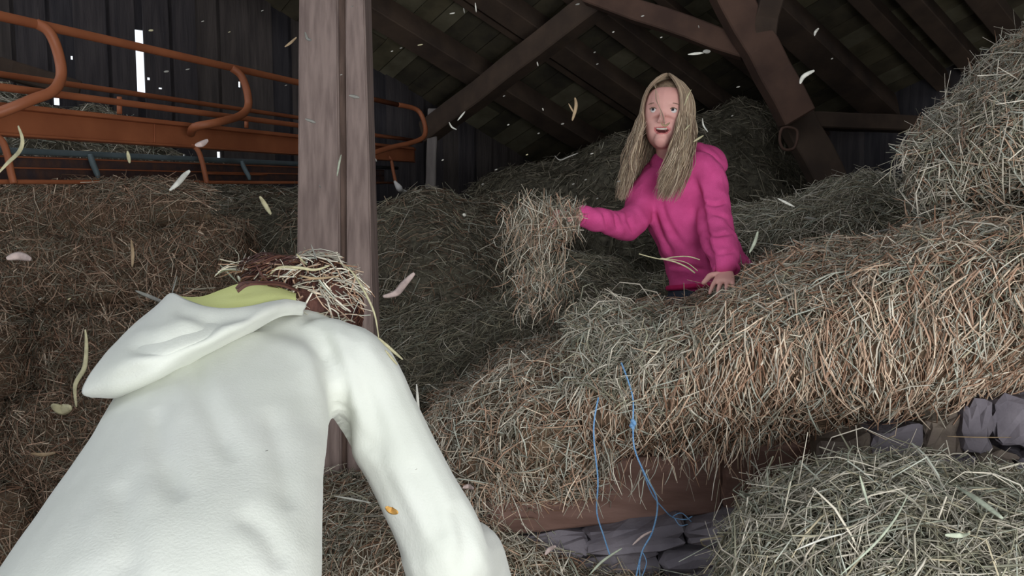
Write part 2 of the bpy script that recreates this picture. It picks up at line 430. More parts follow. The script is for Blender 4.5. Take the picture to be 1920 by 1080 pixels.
for s0, s1 in zip(edges, edges[1:]):
    h = random.choice((0, .018)) ; m = random.choice(WALLM); g = .0
    if abs(s0 - sl0) < 1e-6:
        obj('wall_board', wbox(s0 - .01, s1 + .01, slt, 4.6, h - .025, m), wl)
        obj('wall_board', wbox(s0 - .01, s1 + .01, 0, slb, h - .025, m), wl)
        continue
    near = s0 > sl1 - .4 and s1 < sl1 + .4 or True
    mid = [hh for hh in holes if s0 < (hh[0] + hh[1]) / 2 <= s1]
    if not mid:
        e0 = .0 if (abs(s0 - sl1) < 1e-6) else -.012; e1 = 0 if abs(s1 - sl0) < 1e-6 else .012
        obj('wall_board', wbox(s0 + e0, s1 + e1, 0, 4.6, h, m), wl)
    else:
        pieces = []; zc = 0
        for a0, a1, z0, z1 in sorted(mid, key=lambda q: q[2]):
            a0 = max(a0, s0 + .001); a1 = min(a1, s1 - .001)
            pieces.append(wbox(s0 - (0 if abs(s0 - sl1) < 1e-6 else .012), s1 + .012, zc, z0, h, m))
            pieces.append(wbox(s0 - (0 if abs(s0 - sl1) < 1e-6 else .012), a0, z0, z1, h, m)); pieces.append(wbox(a1, s1 + .012, z0, z1, h, m)); zc = z1
        pieces.append(wbox(s0 - (0 if abs(s0 - sl1) < 1e-6 else .012), s1 + .012, zc, 4.6, h, m))
        obj('wall_board', merge(pieces), wl)
# back wall under the eave
bw = bpy.data.objects.new('wall_back', None); COL.objects.link(bw); bw.location = RP(eave_u, 0); bw['kind'] = 'structure'
v = (-.1 - (RP(eave_u, 0) - WA).dot(WNn)) / RV.dot(WNn); hv = Vector((RV.x, RV.y, 0)).normalized(); nb = Vector((hv.y, -hv.x, 0))
if nb.y > 0: nb = -nb
while v < 6.4:
    wv = random.uniform(.17, .23); a = RP(eave_u - .02, v); b = RP(eave_u - .02, v + wv - .003); h = nb * random.uniform(0, .012)
    obj('wall_board', hexa([(a + h).to_2d().to_3d(), (b + h).to_2d().to_3d(), (b + h - nb * .022).to_2d().to_3d(), (a + h - nb * .022).to_2d().to_3d(),
        a + h, b + h, b + h - nb * .022, a + h - nb * .022], random.choice(WALLM)), bw)
    v += wv
# walls behind and beside the camera: front wall around the open door
def boardwall(name, x0, y0, x1, y1, z0, z1, wdt=.22):
    W_ = bpy.data.objects.new(name, None); COL.objects.link(W_); W_.location = (x0, y0, z0); W_['kind'] = 'structure'
    a = Vector((x0, y0, 0)); b = Vector((x1, y1, 0)); n_ = max(1, int((b - a).length / wdt)); d = (b - a) / n_; nn_ = Vector((-d.y, d.x, 0)).normalized() * .022
    for i in range(n_):
        p = a + d * i; q = a + d * (i + 1) * 1.0 - d * .01; up0 = Vector((0, 0, z0)); up1 = Vector((0, 0, z1))
        obj('wall_board', hexa([p + up0, q + up0, q + nn_ + up0, p + nn_ + up0, p + up1, q + up1, q + nn_ + up1, p + nn_ + up1], WALLM[i % 3]), W_)
    return W_
boardwall('wall_front_left', -6.0, -1.05, -1.3, -1.05, 0, 4.9)
boardwall('wall_front_right', 2.2, -1.05, 4.6, -1.05, 0, 4.9)
boardwall('wall_front_lintel', -1.3, -1.05, 2.2, -1.05, 2.5, 4.9)
boardwall('wall_right', 4.6, -1.05, 4.6, 4.3, 0, 4.6)

# ------------------------------------------------------------------ timbers
def timber(name, label, a, b, wid, hei, m, side=None, category='beam', wob=.006):
    o = obj(name, beam_mesh(a, b, wid, hei, M[m], side, .008, wob, name)); recenter(o)
    o['label'] = label; o['category'] = category; return o
timber('brace_beam', 'dark timber brace rising from the slim grey post up to the roof', P(800, 250, 6.2), P(1150, -18, 5.0), .17, .12, 'beam', side=UP)
timber('brace_beam', 'red-brown timber brace sloping down to the thick leaning timber above the girl', P(1100, -12, 4.9), P(1400, 92, 4.55), .125, .1, 'beam_red', side=UP)
timber('leaning_post', 'thick leaning timber running down from the roof, right of the girl', P(1352, -40, 4.4), P(1494, 222, 4.5), .185, .14, 'beam_red', side=RT, category='beam')
timber('leaning_post', 'lower end of the leaning timber standing in the dark hay', P(1470, 175, 4.62), P(1580, 395, 4.72), .185, .14, 'beam', side=RT, category='beam')
timber('strut', 'short timber strut meeting the leaning timber at the top of the frame', P(1450, -30, 4.35), P(1424, 95, 4.45), .125, .1, 'beam', side=RT)
timber('tie_beam', 'dim horizontal timber crossing behind the leaning timber toward the right', P(1478, 226, 4.85), P(1800, 238, 5.3), .10, .1, 'beam', side=UP)
timber('slim_post', 'slim grey upright post at the end of the orange frame', P(812, 205, 6.15), P(806, 400, 6.1), .075, .07, 'greypost', side=RT, category='post', wob=.0015)
timber('wall_brace', 'dark timber leaning across the boarded wall behind the orange guard rail', P(-120, 92, 4.35), P(150, 172, 4.75), .11, .06, 'beam', side=UP)
blk = obj('bracket_plate', tube_mesh([P(1468, 240, 4.4), P(1462, 262, 4.4), P(1470, 280, 4.4), P(1490, 276, 4.42), P(1494, 245, 4.42)], .008, M['beam_red'], closed=True)); recenter(blk)
blk['label'] = 'small loop of red-brown metal fixed at the joint of the leaning timber'; blk['category'] = 'bracket'

# big double post
post = thing('double_post', P(626, 540, 2.6).to_2d().to_3d(), 'weathered grey-brown double post standing between the two children', 'post')
def slab(xa0, xa1, xb0, xb1, d, th, m, name):
    """left/right pixel edge at py=0 and at py=500"""
    def at(x0, x5, py, dd): return P(x0 + (x5 - x0) * py / 500, py, dd)
    pys = [-330, -100, 100, 300, 500, 800, 1150, 1500]
    bm = bmesh.new(); rings = []
    for py in pys:
        j = random.uniform(-1.2, 1.2)
        a = at(xa0, xb0, py, d); b = at(xa1, xb1, py, d)
        back = Vector((0, th, 0))
        rings.append([bm.verts.new(v_) for v_ in (a + RT * j * .001, b + RT * j * .001, b + back, a + back)])
    for r0, r1 in zip(rings, rings[1:]):
        for j in range(4): bm.faces.new((r0[j], r0[(j + 1) % 4], r1[(j + 1) % 4], r1[j]))
    bm.faces.new(rings[0]); bm.faces.new(rings[-1][::-1]); bmesh.ops.recalc_face_normals(bm, faces=bm.faces[:])
    bmesh.ops.bevel(bm, geom=[e for e in bm.edges if e.calc_face_angle(0) > .8], offset=.005, segments=2, affect='EDGES')
    me = bpy.data.meshes.new(name); bm.to_mesh(me); bm.free(); me.materials.append(M[m]); return obj(name, me, post)
slab(561, 634, 556, 637, 2.6, .13, 'pillar', 'timber')
slab(648, 684, 650, 697, 2.595, .13, 'pillar', 'timber')
slab(630, 655, 632, 656, 2.62, .09, 'pillar_dark', 'batten')

# ------------------------------------------------------------------ orange loader frame
VP = cdir(1412 - 960, 540 - 345, 1500); VP = VP / VP.dot(FW)
def along(px0, py0, d0, px):
    """point at picture column px on the line through (px0,py0,d0) parallel to the frame"""
    X0 = (px0 - 960) / F * d0; t = (px - 960) / F; vx = VP.dot(RT)
    s_ = (t * d0 - X0) / (vx - t)
    return P(px0, py0, d0) + VP * s_
frame = thing('loader_frame', P(300, 300, 3.4).to_2d().to_3d() + Vector((0, 0, 1.3)), 'orange tubular steel hay loader boom with guard rails, hanging behind the double post', 'farm machine')
def rail(name, px0, py0, d0, pxa, pxb, r, m='orange', **pr):
    return obj(name, tube_mesh([along(px0, py0, d0, pxa), along(px0, py0, d0, (pxa + pxb) / 2), along(px0, py0, d0, pxb)], r, M[m], 12, 3), frame, **pr)
D0 = 2.7
rail('top_rail', 0, 30, D0, -420, 752, .0175)
endp = along(0, 30, D0, 760)
dE = (endp - CAM).dot(FW)
obj('end_hoop', tube_mesh([along(0, 30, D0, 745), P(782, 206, dE), P(796, 232, dE), P(795, 256, dE - .05), P(770, 268, dE - .2), P(735, 276, dE - .4), P(690, 290, dE - .7)], .0175, M['orange'], 12, 6), frame)
rail('middle_rail', 0, 163, D0 + .1, -420, 790, .014)
rail('far_rail', 0, 139, D0 + .75, -420, 700, .014)
rail('far_rail', 0, 60 + 108, D0 + .9, 560, 800, .012)
# guard hoops standing out from the side
def hoop(pts, r=.019): obj('guard_hoop', tube_mesh([P(*q) for q in pts], r, M['orange'], 12, 6), frame)
dd = lambda px: (along(0, 30, D0, px) - CAM).dot(FW)
hoop([(68, 44, dd(68)), (92, 60, dd(80) - .01), (108, 96, dd(95) - .02), (115, 140, dd(95) - .03), (100, 170, dd(90) - .08), (62, 186, dd(60) - .08), (18, 204, dd(20) - .05), (-60, 232, dd(-20) - .02)], .0185)
hoop([(435, 128, dd(432)), (452, 142, dd(440) - .01), (463, 170, dd(445) - .02), (465, 200, dd(445) - .03), (448, 218, dd(440) - .1), (405, 230, dd(400) - .15), (366, 238, dd(380) - .12), (358, 250, dd(380) - .05)], .0185)
def dm(px): return (along(0, 215, D0 + .12, px) - CAM).dot(FW)
# main beam: channel web with flanges
def web(px_a, px_b, top, bot, d0, th, m, name):
    a0, a1 = along(0, top, d0, px_a), along(0, top, d0, px_b); b0, b1 = along(0, bot, d0, px_a), along(0, bot, d0, px_b)
    n_ = Vector((0, 1, 0)) * th
    return obj(name, hexa([b0, b1, b1 + n_, b0 + n_, a0, a1, a1 + n_, a0 + n_], M[m], bevel=.002), frame)
web(-420, 776, 200, 250, D0 + .12, .08, 'orange', 'main_beam')
web(-420, 776, 191, 201, D0 + .09, .14, 'orange', 'top_flange')
web(-420, 776, 248, 253, D0 + .10, .12, 'orange', 'bottom_flange')
for px in (290, 560):
    a = along(0, 203, D0 + .115, px); b = along(0, 247, D0 + .115, px)
    obj('weld_seam', beam_mesh(a, b, .004, .004, M['orange'], bevel=0), frame)
for px, y0, y1 in ((224, 182, 214), (462, 222, 240), (600, 244, 262)):
    d_ = dm(px)
    obj('rail_post', tube_mesh([P(px, y0, d_ + .05), P(px, y1, d_ + .05)], .011, M['orange'], 8), frame)
# lower trough
rail('grey_pipe', 0, 282, D0 + .22, -420, 745, .0125, 'greysteel')
web(-420, 720, 290, 340, D0 + .25, .02, 'rust', 'trough_side')
rail('trough_rib', 0, 293, D0 + .235, -420, 720, .003, 'orange')
rail('trough_rib', 0, 314, D0 + .235, -420, 720, .003, 'orange')
rail('trough_rib', 0, 318, D0 + .237, 380, 500, .005, 'orange')
rail('bottom_rail', 0, 341, D0 + .1, -420, 738, .0085)
for px in (178, 462, 640):
    d_ = (along(0, 282, D0 + .2, px) - CAM).dot(FW); k = D0 / d_
    y0 = 540 - ((along(0, 282, D0 + .2, px) - CAM).dot(UP)) / d_ * F
    obj('grey_strap', tube_mesh([P(px - 9, y0, d_ - .03), P(px - 4, y0 + 20 * k, d_ - .03), P(px + 4, y0 + 44 * k, d_ - .03), P(px + 6, y0 + 56 * k, d_ - .03)], [.012, .013, .012, .007], M['greysteel'], 8, 4), frame)
for pts in (((-20, 250), (2, 262), (14, 290), (20, 320), (26, 344)), ((345, 268), (368, 278), (378, 300), (384, 325), (388, 344)), ((722, 288), (733, 300), (738, 325), (742, 342))):
    d_ = dm(pts[1][0]) - .02
    obj('hanger_bar', tube_mesh([P(x, y, d_) for x, y in pts], .0125, M['orange'], 8, 5), frame)
rag = obj('hanging_rag', tube_mesh([P(740, 340, 4.9), P(748, 352, 4.88), P(752, 357, 4.9), P(762, 359, 4.95)], [.008, .02, .015, .006], M['cloth'], 8, 5)); recenter(rag)
rag['label'] = 'small white rag caught at the far end of the orange frame'; rag['category'] = 'rag'

# ------------------------------------------------------------------ ledge: sill timbers and stones
ledge = bpy.data.objects.new('trim_ledge', None); COL.objects.link(ledge); ledge.location = P(1300, 950, 2.3).to_2d().to_3d(); ledge['kind'] = 'structure'
def face_box(px0, py0a, py0b, px1, py1a, py1b, d0, d1, th, m, name, jitter=0, bevel=.006, seed=0, sub=0):
    """block whose front face spans two columns of the picture; a=top b=bottom"""
    t0, b0 = P(px0, py0a, d0), P(px0, py0b, d0); t1, b1 = P(px1, py1a, d1), P(px1, py1b, d1); n_ = Vector((0, th, 0))
    bm = bmesh.new()
    me = hexa([b0, b1, b1 + n_, b0 + n_, t0, t1, t1 + n_, t0 + n_], M[m])
    bm.from_mesh(me); bpy.data.meshes.remove(me)
    if sub:
        bmesh.ops.subdivide_edges(bm, edges=bm.edges[:], cuts=sub, use_grid_fill=True)
        r = random.Random(seed)
        for v_ in bm.verts: v_.co += Vector((r.uniform(-1, 1), r.uniform(-1, 1), r.uniform(-1, 1))) * jitter
    bmesh.ops.bevel(bm, geom=[e for e in bm.edges if e.calc_face_angle(0) > .9], offset=bevel, segments=1, affect='EDGES')
    o = bpy.data.meshes.new(name); bm.to_mesh(o); bm.free(); o.materials.append(M[m])
    return obj(name, o, ledge)
face_box(905, 885, 1008, 1354, 845, 962, 2.19, 2.12, .2, 'sill', 'sill_timber', .004, .006, 1, 3)
face_box(1357, 840, 958, 1530, 825, 945, 2.12, 2.07, .2, 'sill', 'sill_timber', .004, .006, 2, 3)
si = 3
for a in ((900, 1010, 1052, 1098, 1004, 1046, 'stone'), (1102, 1000, 1046, 1285, 980, 1028, 'stone'), (1290, 984, 1026, 1470, 966, 1012, 'stone'),
          (900, 1058, 1110, 1035, 1052, 1110, 'stone'), (1040, 1050, 1115, 1240, 1034, 1100, 'stone'), (1245, 1034, 1100, 1450, 1018, 1090, 'stone'),
          (1475, 960, 1040, 1620, 940, 1030, 'stone'), (1540, 832, 935, 1640, 815, 925, 'stone_tan'), (1645, 812, 925, 1728, 795, 915, 'stone'),
          (1733, 795, 860, 1806, 770, 850, 'stone_tan'), (1811, 765, 850, 1862, 752, 846, 'stone'), (1867, 752, 838, 1960, 742, 850, 'stone'), (1965, 742, 850, 2080, 738, 850, 'stone'),
          (1740, 866, 950, 1830, 858, 940, 'stone'), (1835, 856, 905, 1912, 850, 900, 'stone_tan'), (1917, 858, 930, 2040, 855, 930, 'stone')):
    x0, a0, b0, x1, a1, b1, mm = a; si += 1
    dd0 = 2.20 - (x0 - 900) * .00033; dd1 = 2.20 - (x1 - 900) * .00033
    dj = random.uniform(-.012, .012)
    face_box(x0, a0, b0, x1, a1, b1, dd0 + dj, dd1 + dj, .22, mm, 'stone', .0075, .008, si, 3)
for row, (ya, yb) in enumerate(((945, 1035), (1040, 1112), (1117, 1215), (1220, 1330), (1335, 1440))):
    x0 = (1625, 1455, 890, 905, 880)[row]
    while x0 < 2100:
        x1 = x0 + random.uniform(110, 190); si += 1
        dj = random.uniform(-.012, .012); sl_ = (x0 - 900) * -.05 if row > 1 else (x0 - 1500) * -.05
        dd0 = 2.20 - (x0 - 900) * .00033; dd1 = 2.20 - (x1 - 900) * .00033
        face_box(x0, ya + sl_, yb + sl_, x1 - 5, ya + sl_ - 5, yb + sl_ - 5, dd0 + dj, dd1 + dj, .22, random.choice(('stone', 'stone', 'stone_tan')), 'stone', .0075, .008, si, 3)
        x0 = x1
# rubble core behind the faced stones
obj('rubble_core', hexa([(-.2, 2.38, 0), (3.0, 1.75, 0), (3.0, 3.4, 0), (-.2, 3.4, 0), (-.2, 2.38, .5), (3.0, 1.75, .62), (3.0, 3.4, .62), (-.2, 3.4, .5)], M['earth']), ledge)

# ------------------------------------------------------------------ hay
# the long bale layer lying on the ledge
cols = [
    [(1090, 880, 2.22), (1085, 825, 2.12), (1080, 740, 2.12), (1078, 640, 2.25), (1080, 606, 2.45), (1080, 600, 2.6)],
    [(1150, 852, 2.2), (1150, 800, 2.06), (1150, 740, 2.02), (1150, 650, 2.12), (1150, 608, 2.3), (1155, 598, 2.55)],
    [(1310, 812, 2.12), (1300, 765, 2.0), (1300, 720, 1.95), (1300, 620, 2.1), (1300, 598, 2.33), (1300, 594, 2.6)],
    [(1470, 802, 2.08), (1455, 765, 1.95), (1450, 680, 1.88), (1445, 575, 2.02), (1432, 520, 2.3), (1425, 520, 2.6)],
    [(1620, 785, 2.03), (1615, 738, 1.88), (1610, 650, 1.82), (1605, 545, 1.96), (1600, 478, 2.2), (1600, 476, 2.45)],
    [(1790, 738, 1.98), (1780, 690, 1.82), (1770, 620, 1.75), (1760, 510, 1.88), (1750, 440, 2.12), (1750, 430, 2.35)],
    [(1950, 700, 1.93), (1940, 655, 1.75), (1930, 590, 1.68), (1920, 470, 1.8), (1900, 394, 2.03), (1890, 385, 2.25)],
    [(2130, 690, 1.88), (2120, 650, 1.68), (2110, 570, 1.6), (2100, 430, 1.7), (2080, 345, 1.95), (2070, 335, 2.1)],
]
lay_t, _, _ = hay_mass('hay_bale_layer', 'long layer of tan hay lying on the stone ledge, straw hanging over its front', cols, [
    dict(n=21000, L=(.068, .028), W=.0042, pal=('tan', 'tan', 'tan', 'pale'), bias=(.05, 0, -1), biasw=2.6, lift=.3, out=(-.004, .02)),
    dict(n=5500, L=(.10, .035), W=.0044, pal=('tan', 'tan', 'pale'), bias=(0, 0, -1), biasw=2.2, lift=.32, out=(.005, .03), bend=.16),
    dict(n=6500, L=(.075, .03), W=.0036, pal=('pale', 'green'), lift=.35, out=(0, .025), weight=lambda c: (c[:, 2] > 1.08 + .12 * np.clip(c[:, 0] - .3, 0, 2)) * 1.0 + .02),
    dict(n=2600, L=(.10, .04), W=.0042, pal=('pale', 'green', 'pale'), bias=(-.3, 0, -.6), biasw=.6, lift=.5, out=(0, .035), bend=.2, weight=lambda c: np.exp(-((c[:, 0] - .26) / .12) ** 2) * (c[:, 2] > .98)),
], seed=3, nu=90, nv=80, noise=.028, freq=14)

cols = [
    [(800, 970, 2.45), (795, 900, 2.4), (800, 800, 2.5), (815, 755, 2.65), (830, 740, 2.9)],
    [(880, 975, 2.30), (865, 900, 2.2), (870, 790, 2.28), (885, 735, 2.5), (900, 705, 2.85)],
    [(985, 945, 2.26), (980, 880, 2.12), (980, 780, 2.16), (985, 700, 2.38), (990, 665, 2.75)],
    [(1085, 915, 2.24), (1090, 855, 2.10), (1085, 760, 2.12), (1080, 670, 2.3), (1075, 628, 2.65)],
    [(1150, 900, 2.34), (1150, 850, 2.25), (1150, 760, 2.24), (1150, 670, 2.4), (1150, 640, 2.7)],
]
hay_mass('hay_bale', 'drooping hay bale at the near end of the ledge, left of the blue twine', cols, [
    dict(n=12000, L=(.07, .028), W=.0040, pal=('tan', 'dull', 'pale'), bias=(0, 0, -1), biasw=.45, lift=.3, out=(-.004, .02)),
    dict(n=2600, L=(.11, .035), W=.0034, pal=('pale', 'tan'), bias=(-.3, 0, -1), biasw=.6, lift=.33, out=(.005, .03), bend=.16),
], seed=5, nu=60, nv=70, noise=.03, freq=14)

# stalks hanging free from the underside of the hay over the sill timber
rngf = np.random.default_rng(77); nf = 230
fx = rngf.uniform(860, 1480, nf); fy = 955 - (fx - 860) * .2 + rngf.normal(-35, 22, nf); fd = 2.13 - (fx - 900) * .00030 - rngf.uniform(0.015, .09, nf)
fc = np.array([list(P(float(a_), float(b_), float(c_))) for a_, b_, c_ in zip(fx, fy, fd)]); fD = rngf.normal(size=(nf, 3)) * .38 + np.array([0, -.05, -1.])
fl = obj('hanging_straw', tuft_mesh([straws(fc, fD, rngf.uniform(.03, .12, nf), rngf.uniform(.0016, .0045, nf), rngf.normal(0, .12, nf), pick_tint(('tan', 'pale'), nf, rngf))], 'hanging_straw'), lay_t)
fl['kind'] = 'stuff'

# the trampled hay between the post and the ledge
cols = [
    [(560, 1010, 2.5), (560, 840, 2.8), (560, 700, 3.2), (560, 600, 3.6), (560, 540, 4.0)],
    [(720, 960, 2.55), (720, 800, 2.8), (720, 690, 3.1), (720, 600, 3.5), (720, 560, 4.0)],
    [(850, 930, 2.6), (850, 780, 2.8), (850, 680, 3.1), (850, 600, 3.4), (850, 560, 4.0)],
    [(980, 900, 2.65), (980, 740, 2.75), (970, 670, 2.95), (970, 600, 3.2), (970, 540, 3.9)],
    [(1100, 900, 2.7), (1100, 700, 2.7), (1100, 620, 2.8), (1100, 555, 3.1), (1100, 490, 3.6)],
    [(1250, 900, 2.8), (1250, 700, 2.7), (1250, 640, 2.85), (1250, 585, 3.1), (1250, 520, 3.6)],
    [(1450, 900, 2.8), (1450, 650, 2.75), (1450, 590, 2.85), (1450, 530, 3.1), (1450, 470, 3.6)],
]
hay_mass('trampled_hay', 'grey-green trampled loose hay sloping between the double post and the girl', cols, [
    dict(n=22000, L=(.075, .03), W=.0036, pal=('dull', 'green', 'dull'), lift=.22, out=(-.002, .02), seg=2),
    dict(n=2500, L=(.11, .04), W=.0032, pal=('pale', 'green'), lift=.3, out=(0, .03)),
], core='haycore_g', seed=7, nu=80, nv=70, noise=.04, freq=9, zmin=0)

# bank of hay behind it, right of the post
cols = [
    [(400, 760, 3.7), (400, 600, 3.9), (400, 440, 4.1), (400, 375, 4.4), (400, 362, 4.9)],
    [(560, 700, 3.7), (560, 600, 3.8), (560, 450, 4.0), (560, 375, 4.4), (560, 358, 4.9)],
    [(700, 700, 3.6), (700, 600, 3.7), (700, 460, 3.9), (700, 410, 4.2), (700, 394, 4.7)],
    [(790, 700, 3.5), (790, 600, 3.6), (795, 460, 3.75), (790, 390, 4.1), (800, 366, 4.7)],
    [(880, 700, 3.5), (885, 600, 3.6), (880, 480, 3.75), (875, 410, 4.1), (880, 378, 4.7)],
    [(950, 700, 3.6), (950, 600, 3.7), (950, 500, 3.9), (950, 420, 4.3), (950, 375, 4.9)],
    [(1050, 700, 3.7), (1050, 600, 3.8), (1050, 500, 4.0), (1050, 430, 4.4), (1050, 390, 5.0)],
]
hay_mass('hay_bank', 'dark green-grey bank of hay directly right of the double post', cols, [
    dict(n=17000, L=(.085, .03), W=.0036, pal=('dull', 'dull', 'brown', 'dark'), bias=(0, 0, -1), biasw=.3, lift=.2, seg=2, prism=False),
    dict(n=1500, L=(.12, .04), W=.0034, pal=('green', 'pale'), lift=.3, out=(0, .03), seg=2),
], core='haycore_g', seed=9, nu=70, nv=60, noise=.05, freq=7, zmin=0)

cols = [
    [(880, 520, 5.0), (880, 420, 5.1), (880, 372, 5.3), (880, 352, 5.7)],
    [(960, 520, 4.8), (960, 400, 4.9), (960, 340, 5.1), (960, 325, 5.6)],
    [(1060, 520, 4.6), (1060, 400, 4.7), (1060, 330, 4.9), (1060, 305, 5.4)],
    [(1150, 520, 4.4), (1150, 380, 4.5), (1150, 300, 4.7), (1150, 272, 5.2)],
    [(1230, 520, 4.4), (1230, 380, 4.5), (1230, 290, 4.7), (1230, 262, 5.2)],
    [(1310, 520, 4.5), (1310, 380, 4.6), (1310, 270, 4.8), (1310, 222, 5.3)],
    [(1390, 520, 4.6), (1390, 380, 4.7), (1390, 240, 4.9), (1390, 192, 5.4)],
    [(1470, 520, 4.7), (1470, 400, 4.75), (1465, 290, 4.95), (1460, 225, 5.4)],
    [(1560, 520, 4.8), (1560, 440, 4.85), (1550, 380, 5.0), (1545, 340, 5.4)],
]
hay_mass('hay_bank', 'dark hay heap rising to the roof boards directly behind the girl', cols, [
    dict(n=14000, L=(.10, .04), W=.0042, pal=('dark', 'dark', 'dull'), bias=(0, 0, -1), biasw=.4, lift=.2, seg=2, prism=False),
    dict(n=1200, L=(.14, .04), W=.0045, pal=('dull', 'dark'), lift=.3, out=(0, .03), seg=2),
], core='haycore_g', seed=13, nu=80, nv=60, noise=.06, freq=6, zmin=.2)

# light heap right of the girl, behind the ledge hay
cols = [
    [(1350, 560, 2.95), (1350, 500, 3.0), (1350, 440, 3.15), (1360, 410, 3.5)],
    [(1440, 560, 2.9), (1440, 490, 2.95), (1440, 425, 3.1), (1445, 392, 3.5)],
    [(1530, 560, 2.85), (1530, 460, 2.9), (1530, 395, 3.1), (1535, 368, 3.45)],
    [(1610, 560, 2.8), (1610, 430, 2.82), (1620, 360, 3.0), (1625, 335, 3.35)],
    [(1690, 560, 2.75), (1690, 440, 2.75), (1690, 375, 2.95), (1700, 350, 3.3)],
    [(1780, 560, 2.7), (1780, 440, 2.7), (1780, 370, 2.9), (1790, 340, 3.2)],
    [(1900, 560, 2.7), (1900, 420, 2.7), (1900, 350, 2.9), (1900, 320, 3.2)],
]
hay_mass('hay_heap', 'rounded grey hay heap right of the girl, behind the ledge hay', cols, [
    dict(n=11000, L=(.09, .035), W=.0034, pal=('dull', 'pale', 'green'), lift=.25, out=(-.002, .02)),
    dict(n=900, L=(.13, .04), W=.0036, pal=('pale',), lift=.35, out=(0, .03)),
], core='haycore_g', seed=15, nu=70, nv=60, noise=.04, freq=9, back=(.3, .7))

# the big tuft at the right edge
cols = [
    [(1712, 400, 2.3), (1700, 340, 2.25), (1690, 300, 2.3), (1712, 276, 2.42), (1730, 268, 2.6)],
    [(1760, 440, 2.25), (1750, 350, 2.16), (1740, 285, 2.2), (1755, 245, 2.35), (1780, 232, 2.6)],
    [(1820, 430, 2.2), (1815, 330, 2.08), (1805, 250, 2.12), (1810, 200, 2.3), (1820, 186, 2.6)],
    [(1870, 410, 2.15), (1870, 300, 2.0), (1862, 210, 2.05), (1862, 160, 2.25), (1865, 145, 2.55)],
    [(1930, 400, 2.1), (1930, 280, 1.95), (1925, 170, 2.0), (1922, 112, 2.2), (1925, 90, 2.5)],
    [(2000, 400, 2.05), (2000, 260, 1.9), (2000, 140, 1.95), (2000, 70, 2.2), (2000, 50, 2.5)],
    [(2120, 400, 2.0), (2120, 250, 1.85), (2120, 130, 1.9), (2120, 60, 2.2), (2120, 40, 2.5)],
]
hay_mass('hay_heap', 'tall shaggy pale hay heap at the right edge, on top of the ledge hay', cols, [
    dict(n=9500, L=(.075, .03), W=.004, pal=('pale', 'tan', 'green'), bias=(-.4, 0, -1), biasw=.35, lift=.3, out=(-.002, .025)),
    dict(n=2600, L=(.13, .04), W=.0036, pal=('pale',), bias=(-1, 0, -.1), biasw=.6, lift=.45, out=(0, .03), bend=.16),
], core='haycore_g', seed=17, nu=60, nv=60, noise=.035, freq=13, back=(.3, .6))

# foreground heap, bottom right
cols = [
    [(1325, 1320, 1.75), (1340, 1200, 1.72), (1365, 1100, 1.75), (1385, 1040, 1.85)],
    [(1420, 1340, 1.58), (1420, 1200, 1.53), (1415, 1000, 1.6), (1435, 925, 1.8)],
    [(1510, 1370, 1.48), (1510, 1170, 1.41), (1515, 990, 1.52), (1530, 912, 1.75)],
    [(1620, 1400, 1.42), (1620, 1150, 1.33), (1625, 960, 1.47), (1640, 884, 1.7)],
    [(1750, 1420, 1.37), (1750, 1150, 1.27), (1755, 975, 1.42), (1765, 898, 1.65)],
    [(1880, 1420, 1.32), (1880, 1160, 1.22), (1885, 990, 1.37), (1890, 915, 1.6)],
    [(2060, 1420, 1.32), (2060, 1160, 1.22), (2060, 990, 1.37), (2060, 925, 1.6)],
]
hay_mass('hay_heap', 'coarse grey-green hay heap in the bottom right corner below the stones', cols, [
    dict(n=12500, L=(.068, .03), W=.0036, pal=('pale', 'green', 'pale'), bias=(-1, 0, -.2), biasw=.35, lift=.28, out=(-.002, .022)),
    dict(n=2600, L=(.125, .04), W=.0038, pal=('pale', 'green'), bias=(-1, 0, -.3), biasw=.5, lift=.36, out=(0, .035), bend=.18),
], core='haycore_g', seed=19, nu=70, nv=60, noise=.03, freq=13, back=(.2, .45), zmin=.0)

# low hay on the floor in front of the ledge
cols = [
    [(380, 1500, 1.9), (380, 1200, 2.0), (380, 1050, 2.3), (380, 960, 2.7)],
    [(560, 1500, 1.8), (560, 1200, 1.95), (570, 1020, 2.2), (580, 900, 2.6)],
    [(680, 1500, 1.8), (680, 1200, 1.9), (690, 1000, 2.1), (700, 900, 2.55)],
    [(820, 1500, 1.8), (820, 1200, 1.88), (830, 1000, 2.02), (840, 940, 2.16)],
    [(960, 1500, 1.8), (960, 1200, 1.9), (960, 1072, 2.0), (960, 1015, 2.12)],
    [(1100, 1500, 1.8), (1100, 1200, 1.9), (1100, 1100, 2.05), (1100, 1052, 2.25)],
    [(1250, 1500, 1.8), (1250, 1200, 1.9), (1250, 1105, 2.05), (1250, 1062, 2.25)],
    [(1420, 1500, 1.8), (1420, 1200, 1.85), (1420, 1100, 2.0), (1420, 1040, 2.2)],
]
hay_mass('floor_hay', 'loose hay on the floor below the ledge, beside the sleeve of the bending child', cols, [
    dict(n=13000, L=(.07, .03), W=.0036, pal=('dull', 'tan', 'pale'), lift=.3, out=(-.002, .022)),
    dict(n=1600, L=(.12, .04), W=.0036, pal=('pale', 'green'), lift=.4, out=(0, .035), bend=.18),
], seed=21, nu=70, nv=60, noise=.03, freq=12, back=(.2, .4), zmin=0)

